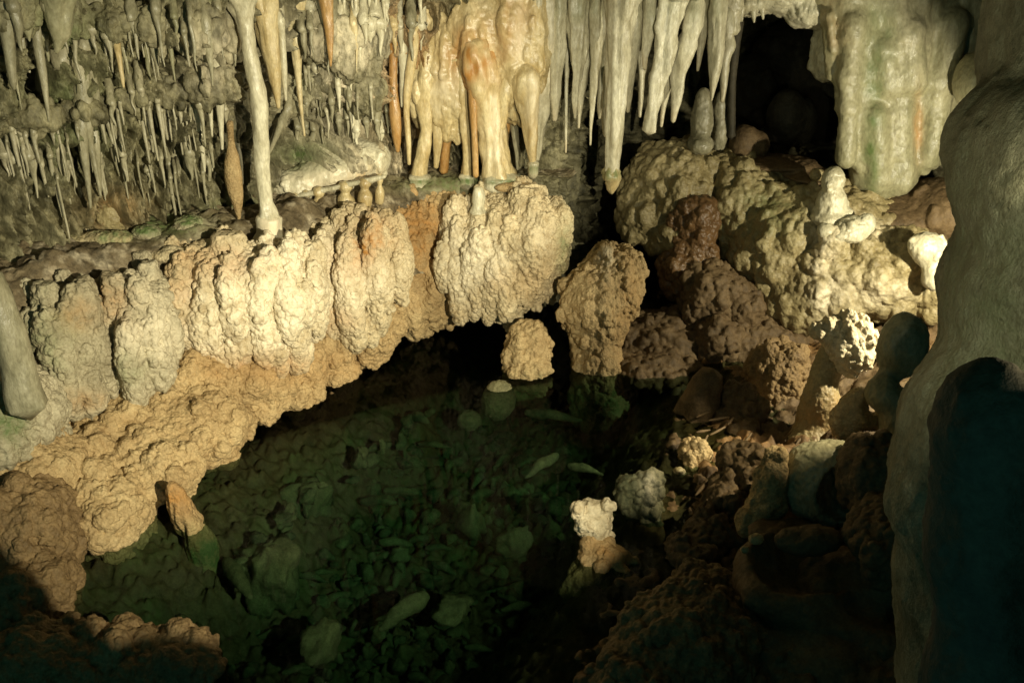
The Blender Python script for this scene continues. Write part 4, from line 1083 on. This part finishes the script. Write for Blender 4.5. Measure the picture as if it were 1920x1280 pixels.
# lip ledge: a thin rim with bead-like pedestals under it
S('thin white rim of an old waterline over the row of pedestals', 'pale', [(508, 385, 4), (540, 374, 5), (590, 361, 5), (640, 349, 5), (690, 338, 5), (722, 331, 4)], 4.82, name='shelf_rim', cat='mineral rim', up=False, lump=.3, freq=40, seg=14)
for lab, px, py, r in (('first bead-like pedestal under the white rim, by the tall column', 553, 386, 10), ('second pedestal under the white rim, slim', 573, 380, 9), ('third pedestal under the white rim, squat', 598, 374, 13),
                       ('fourth pedestal under the white rim, beside the black gap', 648, 364, 14), ('fifth pedestal under the white rim, right of the black gap', 684, 357, 13), ('last small pedestal under the white rim, at its right end', 712, 350, 8)):
    S(lab, 'yellow', [(px, py - 22, r * .7), (px, py - 12, r * .9), (px, py - 3, r * .55), (px, py + 6, r * 1.0), (px, py + 16, r * 1.15), (px, py + 30, r * 1.0)], 4.83, name='pedestal', cat='pedestal', up=False, lump=.12, group='pedestals under the white rim')
mound('rock_bulge', 'white fluted bulge of wall above the thin rim', 'flowstone bulge', M['pale'],
      [(560, 345, 50, 30, 4.95, .12), (620, 322, 60, 32, 5.0, .14), (685, 300, 48, 36, 5.1, .15), (620, 290, 80, 40, 5.15, .18)], h=.007, nd=40, seed=91, amp=.006, size=.03, lump=.012, dr=(.012, .022), bot=-80,
      tint=tmask(g=[(560, 300, 50, 20, .8)], w=[(620, 340, 90, 25, .8)], o=[(690, 335, 30, 20, .4)], seed=91))


# central fused columns
def central(lab, mat, rows, Y, base=None, tint=None, rib=.22, name='column', cat='column'):
    if base is None:
        return S(lab, mat, rows, Y, name=name, cat=cat, up=False, lump=.17, rib=rib, tint=tint, freq=13)
    root = bpy.data.objects.new(name, None); COL.objects.link(root); root.location = P(base[0], base[1] + 15, Y); tag(root, lab, cat)
    bpy.context.view_layer.update()
    S(None, mat, rows, Y, name='shaft', cat=None, parent=root, up=False, lump=.17, rib=rib, tint=tint, freq=13)
    bx, by, r = base
    S(None, 'pale', [(bx, by - 8, r * .9), (bx, by - 4, r * 1.05), (bx, by + 2, r * .92), (bx, by + 12, r * .95), (bx, by + 18, r * .8)], Y, name='collar_base', cat=None, parent=root, up=False, lump=.1, tint=tmask(g=[(bx, by + 6, r, 6, .9)]))


central('slender bent column at the left of the central group', 'yellow', [(806, 120, 16), (800, 160, 19), (797, 200, 17), (801, 240, 13), (796, 280, 14), (787, 315, 15), (785, 335, 16)], 5.2, (787, 336, 21))
central('cream column in the middle of the central group, standing on a small collar', 'yellow', [(858, 110, 18), (864, 150, 19), (872, 220, 14), (875, 280, 12), (875, 335, 12)], 5.18, (876, 335, 15))
central('thickest orange-cream column of the central group on a wide mossy collar', 'yellow', [(893, 75, 26), (897, 100, 36), (906, 150, 38), (915, 210, 28), (922, 260, 25), (929, 300, 26), (935, 335, 31)], 5.12, (936, 336, 36),
        tint=tmask(o=[(895, 110, 50, 45, .8), (880, 180, 14, 80, .7)], w=[(930, 260, 15, 60, .5)]))
central('stalactite tapering between the two slender central columns', 'yellow', [(832, 130, 18), (826, 180, 19), (822, 230, 12), (820, 280, 8), (818, 314, 4)], 5.22, name='stalactite', cat='stalactite')
central('orange-footed strand leaning right of the tapering central stalactite', 'orange', [(856, 190, 10), (846, 230, 10), (836, 280, 9), (830, 322, 8)], 5.26)
central('reddish strand along the left side of the thickest column', 'orange', [(884, 110, 10), (886, 180, 9), (890, 250, 7), (892, 330, 6)], 5.06)
central('branch-like strand right of the thickest column', 'yellow', [(962, 125, 15), (956, 165, 18), (946, 200, 12), (938, 240, 9)], 5.12)
central('dark thin strand in the gap right of the thickest column', 'orange', [(948, 180, 8), (947, 240, 8), (945, 310, 5)], 5.3)
central('dim spear-shaped stalactite in the gap before the round-topped one', 'greydrip', [(962, 170, 12), (964, 230, 9), (968, 280, 6), (970, 318, 3)], 5.3, name='stalactite', cat='stalactite')
central('round-topped stalactite like an elephant trunk, right of the thickest column', 'yellow', [(982, 122, 14), (986, 145, 27), (988, 185, 24), (993, 230, 16), (997, 270, 11), (999, 305, 6)], 5.08, (1000, 312, 12), tint=tmask(w=[(1000, 190, 14, 60, .4)]), name='stalactite', cat='stalactite')
central('broad white ribbed stalactite at the right end of the central group', 'pale', [(1012, -30, 30), (1016, 20, 31), (1020, 70, 29), (1024, 130, 23), (1016, 200, 14), (1010, 260, 9), (1006, 300, 5)], 5.2, tint=tmask(w=[(1025, 90, 25, 90, .8)]), name='stalactite', cat='stalactite', rib=.3)


def drape(name, label, cat, mat, caps, seed, k=.03, h=.009, tint=None, lump=.02, amp=.004):
    cl = Clay(h)
    for x0, y0, r0, x1, y1, r1, Y in caps:
        s = scale_at(x0, y0, Y); cl.cap(P(x0, y0, Y), P(x1, y1, Y), r0 * s, r1 * s, k)
    V, Q = cl.mesh(lump, 9, seed)
    V = popcorn(V, Q, amp, .035, 2.5, seed, .4, .005)
    px, py = proj(V)
    return link(name, V, Q, M[mat], label=label, cat=cat, tint=None if tint is None else np.clip(tint(V, px, py), 0, 1))


mound('flowstone_drapery', 'yellow flowstone drapery at the top behind and above the thickest column', 'flowstone drapery', M['yellow'],
      [(800, 150, 50, 80, 5.32, .14), (850, 130, 50, 90, 5.29, .16), (905, 60, 60, 90, 5.27, .2), (960, 60, 40, 120, 5.23, .18), (1000, 60, 40, 110, 5.25, .18), (845, 190, 50, 50, 5.27, .12), (960, 170, 40, 60, 5.27, .12), (780, 60, 40, 80, 5.37, .15)],
      h=.008, nd=120, seed=101, amp=.006, size=.035, stretch=2.2, lump=.025, dr=(.012, .026), ln=(.4, 1.0), bot=-40, k=.04, nod=((60, .02, .04, .5, 2.5, .02),),
      tint=tmask(o=[(900, 80, 50, 60, .5), (960, 40, 40, 60, .3), (860, 120, 40, 40, .3)], w=[(975, 60, 14, 80, .5), (830, 170, 40, 40, .5)], seed=101))
drape('flowstone_drapery', 'pale upper drapery from which the right-hand curtain of stalactites hangs', 'flowstone drapery', 'pale',
      [(1040 + i * 30, -80, 26, 1040 + i * 30 + rg.uniform(-6, 6), rg.uniform(5, 60), 14, 5.25 + rg.uniform(-.05, .08)) for i in range(12)], 102,
      tint=tmask(g=[(1160, 10, 40, 30, .5), (1110, 30, 60, 25, .3)]))
for lab, Y, rows in (
        ('first stalactite of the pale curtain, beside the broad white one', 5.15, [(1046, -10, 18), (1046, 60, 15), (1043, 130, 11), (1041, 185, 8), (1040, 226, 3)]),
        ('needle-thin stalactite low between the first and second of the pale curtain', 5.2, [(1063, 90, 8), (1063, 140, 6), (1062, 215, 4), (1061, 286, 2.5)]),
        ('twin-rooted stalactite second in the pale curtain', 5.12, [(1085, 0, 22), (1084, 60, 19), (1082, 110, 13), (1079, 165, 8), (1078, 221, 3)]),
        ('bowed stalactite crossing behind the twin-rooted one', 5.18, [(1108, 30, 14), (1104, 90, 13), (1093, 150, 9), (1088, 195, 5), (1085, 240, 2)]),
        ('straight stalactite with a fine drawn-out tip left of the long one', 5.1, [(1122, -10, 20), (1120, 60, 13), (1117, 120, 9), (1112, 175, 6), (1109, 225, 4), (1107, 272, 2)]),
        ('short stalactite tucked left of the long one', 5.14, [(1137, 50, 14), (1134, 110, 11), (1129, 170, 9), (1125, 205, 6), (1124, 222, 3)]),
        ('slim dim stalactite hugging the left side of the long one', 5.08, [(1140, 150, 8), (1137, 200, 7), (1134, 255, 3)]),
        ('slim stalactite right of the long one', 5.1, [(1190, 30, 14), (1186, 90, 11), (1182, 150, 8), (1177, 210, 3)]),
        ('thin stalactite between the slim and the blunt one', 5.18, [(1207, 20, 18), (1206, 80, 13), (1203, 150, 8), (1200, 219, 3)]),
        ('blunt-ended cone stalactite right of the long one', 4.98, [(1262, 0, 24), (1252, 60, 22), (1240, 120, 18), (1228, 180, 14), (1220, 225, 11), (1217, 246, 10)]),
        ('small stalactite peeping out behind the blunt cone', 5.15, [(1254, 130, 11), (1246, 185, 7), (1240, 237, 3)]),
        ('stout pointed stalactite right of the blunt cone', 5.05, [(1300, 20, 20), (1288, 90, 18), (1275, 145, 13), (1267, 190, 9), (1262, 228, 4)]),
        ('short slim stalactite near the right end of the pale curtain', 5.2, [(1322, -10, 14), (1318, 50, 9), (1312, 100, 6), (1308, 133, 2)]),
        ('knobbly stalactite at the right end of the pale curtain', 5.1, [(1346, 0, 16), (1344, 50, 17), (1343, 95, 14), (1338, 145, 10), (1334, 188, 3)]),
        ('ragged dim stalactite beside the dark niche', 5.25, [(1366, 20, 12), (1366, 80, 13), (1360, 130, 9), (1354, 190, 4)]),
        ('short stalactite high between the blunt cone and the stout one', 5.15, [(1240, -10, 16), (1234, 40, 10), (1232, 78, 3)]),
        ('thin stalactite high between the slim pair right of the long one', 5.05, [(1222, -10, 14), (1218, 50, 10), (1212, 95, 7), (1209, 130, 3)])):
    S(lab, 'pale', rows, Y, lump=.2, rib=.3, group='pale curtain of stalactites', freq=16, tint=tmask(g=[(rows[0][0], 10, 14, 30, .25)], o=[(rows[-1][0], rows[-1][1], 12, 30, .2)]))


def long_stal():
    root = bpy.data.objects.new('stalactite', None); COL.objects.link(root); root.location = P(1152, 180, 4.9)
    tag(root, 'longest stalactite of the pale curtain, ending in a mossy knob over the passage', 'stalactite', 'pale curtain of stalactites')
    bpy.context.view_layer.update()
    S(None, 'pale', [(1172, -60, 44), (1166, 10, 32), (1160, 60, 26), (1157, 120, 22), (1155, 180, 20), (1153, 250, 17), (1149, 300, 14), (1148, 320, 13)], 4.9, name='shaft', cat=None, parent=root, up=False, rib=.2, freq=16)
    S(None, 'yellow', [(1149, 312, 12), (1147, 322, 18), (1148, 334, 20), (1148, 343, 13), (1147, 354, 9), (1147, 362, 4)], 4.9, name='knob', cat=None, parent=root, up=False, lump=.25, freq=40, tint=tmask(g=[(1147, 325, 22, 10, .8)]))


long_stal()
S('cup-shaped stump standing on the round cream mound', 'pale', [(897, 352, 7), (897, 362, 11), (897, 372, 13), (897, 385, 11), (896, 392, 13), (896, 398, 16)], 4.86, name='stump', cat='stump', up=False, lump=.1)
mound('mossy_rock', 'moss-topped round stone on the shelf left of the tall column', 'mossy stone', M['grey'], [(355, 420, 26, 14, 4.3, .07), (350, 432, 24, 10, 4.28, .07)], h=.006, seed=111, amp=.006, size=.02, lump=.006, tint=tmask(g=[(355, 412, 30, 12, 1)]))
mound('mossy_rock', 'mossy stone on the shelf nearest the dark left wall', 'mossy stone', M['grey'], [(275, 435, 26, 12, 4.2, .06)], h=.006, seed=112, amp=.006, size=.02, lump=.006, tint=tmask(g=[(275, 430, 30, 12, 1)]))
mound('mossy_rock', 'rounded tan boulder against the left wall at the back of the shelf', 'boulder', M['olive'], [(215, 400, 36, 34, 4.3, .1)], h=.007, seed=113, amp=.004, size=.03, lump=.01)
mound('flat_rock', 'long flat stone lying on the shelf right of the mossy collar', 'flat stone', M['tan'], [(970, 352, 42, 9, 5.0, .05)], h=.006, seed=114, amp=.003, size=.03, lump=.006)
for i, (lab, px, py, rx, ry, Y) in enumerate((('rounded rim stone on the shelf edge over the white mound', 395, 462, 34, 12, 4.15), ('bent rim stone on the shelf edge left of the white mound', 310, 480, 28, 11, 4.05), ('small rim stone between the bent and the rounded one', 352, 474, 18, 9, 4.1),
                                             ('rim stone on the shelf edge over the second grey mound', 205, 530, 30, 16, 3.9), ('rim stone on the shelf edge over the far left mound', 140, 555, 34, 14, 3.8), ('long mossy rim stone further back on the shelf', 170, 450, 70, 10, 4.1))):
    mound('rim_stone', lab, 'rim stone', M['cream'], [(px, py, rx, ry, Y, .05), (px + rx * .6, py - ry * .4, rx * .5, ry * .8, Y, .05)], h=.006, seed=120 + i, amp=.006, size=.025, lump=.01, lfreq=12, group='rim stones along the shelf edge', tint=tmask(g=[(200, 440, 60, 20, .7)]))

# ------------------------------------------------------------------ rubble under the water: broken sticks and stones
def sunk_rock(lab, px, py, rx, ry, z, mat='algae', seed=0, group=None, **k):
    """an angular broken block: an ellipsoid trimmed by random planes"""
    p = W(px, py, z); s = scale_at(px, py, p[1]); rg_ = np.random.default_rng(seed)
    n = int(np.clip(rx * s / .006, 10, 60)); th = np.linspace(0, 2 * np.pi, 2 * n, endpoint=False); ph = np.linspace(-np.pi / 2 + .05, np.pi / 2 - .05, n)
    T, Ph = np.meshgrid(th, ph, indexing='ij')
    U = np.stack([np.cos(T) * np.cos(Ph), np.sin(T) * np.cos(Ph), np.sin(Ph)], -1).reshape(-1, 3)
    r = np.ones(len(U))
    for _ in range(9):
        d = rg_.normal(size=3); d /= np.linalg.norm(d); dd = U @ d; r = np.minimum(r, np.where(dd > .05, rg_.uniform(.5, .85) / np.maximum(dd, .05), 9))
    r *= 1 + .4 * fbm(U + seed, 2.5, 4, seed)
    R = np.array((rx * s, rx * s * .75, ry * s * 1.1)) * 1.25
    V = U * r[:, None] * R; a_ = rg_.uniform(0, 6.28); V = V @ np.array(((math.cos(a_), math.sin(a_), 0), (-math.sin(a_), math.cos(a_), 0), (0, 0, 1))).T + p
    V += (V - p) * (.10 * fbm(V, 30, 3, seed))[:, None]
    j = np.arange(2 * n)[:, None] * n + np.arange(n - 1)[None, :]; j2 = ((np.arange(2 * n) + 1) % (2 * n))[:, None] * n + np.arange(n - 1)[None, :]
    Q = np.stack([j, j2, j2 + 1, j + 1], -1).reshape(-1, 4)
    Vn = np.vstack([V, V.reshape(2 * n, n, 3)[:, 0].mean(0), V.reshape(2 * n, n, 3)[:, -1].mean(0)])
    c0 = np.arange(2 * n); c1 = (c0 + 1) % (2 * n)
    tri = np.vstack([np.stack([np.full(2 * n, len(V)), c1 * n, c0 * n], 1), np.stack([np.full(2 * n, len(V) + 1), c0 * n + n - 1, c1 * n + n - 1], 1)])
    link('sunken_rock', Vn, Q, M[mat], tris=tri, label=lab, cat='sunken rock', group=group)


sunk_rock('sunken knobbly boulder right of the orange peg', 505, 1065, 70, 66, -.2, 'silt', 131)
sunk_rock('sunken ridged rock in the left half of the pool', 575, 950, 44, 40, -.25, 'silt', 132)
sunk_rock('sunken pale rock near the bottom of the pool', 605, 1205, 44, 24, -.2, 'silt', 133)
sunk_rock('sunken block beside the long fallen log', 850, 1140, 42, 20, -.22, 'silt', 134)
sunk_rock('sunken rock with two humps left of the white knob', 965, 1020, 36, 26, -.25, 'silt', 135)
sunk_rock('sunken grey rock in the middle of the pool', 880, 975, 36, 30, -.28, 'silt', 136)


def stick(lab, x0, y0, x1, y1, r, z, mat='silt', group=None):
    a = W(x0, y0, z); b = W(x1, y1, z - .02); s = scale_at(x0, y0, a[1])
    c = (a + b) / 2 + np.array((rnd.uniform(-.01, .01), 0, .01))
    V, Q, t = tube([(*a, r * s * .55), (*(a * .8 + b * .2), r * s), (*c, r * s * .95), (*(a * .15 + b * .85), r * s * .55), (*b, r * s * .3)], 14, .009, .16, .05, int(x0 * 3 + y0), 30)
    link('fallen_stalactite', V, Q, M[mat], tris=t, label=lab, cat='fallen stalactite', group=group)


stick('thick fallen stalactite lying in the lower middle of the pool', 800, 1115, 712, 1180, 17, -.2)
stick('fallen stalactite with its tip near the surface left of the slab pile', 1045, 852, 985, 895, 10, -.1, 'algae')
stick('fallen stalactite with a knobbly crust in the far pool', 1065, 872, 1130, 890, 8, -.07, 'algae')
stick('fallen stalactite leaning down from the submerged foot of the orange peg', 425, 1050, 470, 1120, 16, -.15, 'silt')
stick('short fallen stalactite lying below the short dome', 985, 772, 1090, 788, 10, -.16, 'algae')
rg = random.Random(17)
n = 0
while n < 330:
    px, py = rg.uniform(430, 1080), rg.uniform(770, 1275)
    p = W(px, py, -.3); xl = np.interp(p[1], XL[:, 1], XL[:, 0]); xr = np.interp(p[1], XR[:, 1], XR[:, 0])
    if p[0] < xl + .25 or p[0] > xr - .12: continue
    z = floor_z(np.array([p[0]]), np.array([p[1]]))[0] + rg.uniform(.01, .07)
    a = rg.choice((rg.gauss(2.6, .5), rg.gauss(.5, .5))); L = rg.uniform(20, 70)
    if n % 5 < 2: stick('broken stalactite among the green rubble on the pool floor', px, py, px + math.cos(a) * L, py + math.sin(a) * L * .6, rg.uniform(3.5, 11), z, rg.choice(('algae', 'algae', 'silt')), 'broken stalactites on the pool floor')
    else: sunk_rock('algae-covered stone in the green rubble on the pool floor', px, py, rg.uniform(5, 20), rg.uniform(5, 16), z, rg.choice(('algae', 'silt')), 200 + n, 'stones on the pool floor')
    n += 1


def gravel():
    """grit and crumbs lying on the dirty shelf"""
    rg_ = np.random.default_rng(9); Vs = []; Qs = []; n = 0
    cube = np.array([(x, y, z) for x in (-1, 1) for y in (-1, 1) for z in (-1, 1)], float)
    fq = np.array([(0, 1, 3, 2), (4, 6, 7, 5), (0, 4, 5, 1), (2, 3, 7, 6), (0, 2, 6, 4), (1, 5, 7, 3)])
    for _ in range(1500):
        px = rg_.uniform(20, 560); py = 520 - (px - 60) * .2 + rg_.normal() * 26
        r = BV.ray_cast(Vector((0, 0, CAMH)), Vector(ray(px, py)))
        if r[0] is None or r[1].z < .5: continue
        s = rg_.uniform(.003, .011) * rg_.uniform(.5, 1); c = cube * rg_.uniform(.5, 1.1, (8, 3)) * s
        Rm, _ = np.linalg.qr(rg_.normal(size=(3, 3))); Vs.append(c @ Rm + np.array(r[0])); Qs.append(fq + n); n += 8
    link('gravel', np.vstack(Vs), np.vstack(Qs), M['cream'], base=(-1.6, 4.2, .9), kind='stuff', label='grit and small stones littering the dark shelf at the left', cat='gravel')


gravel()
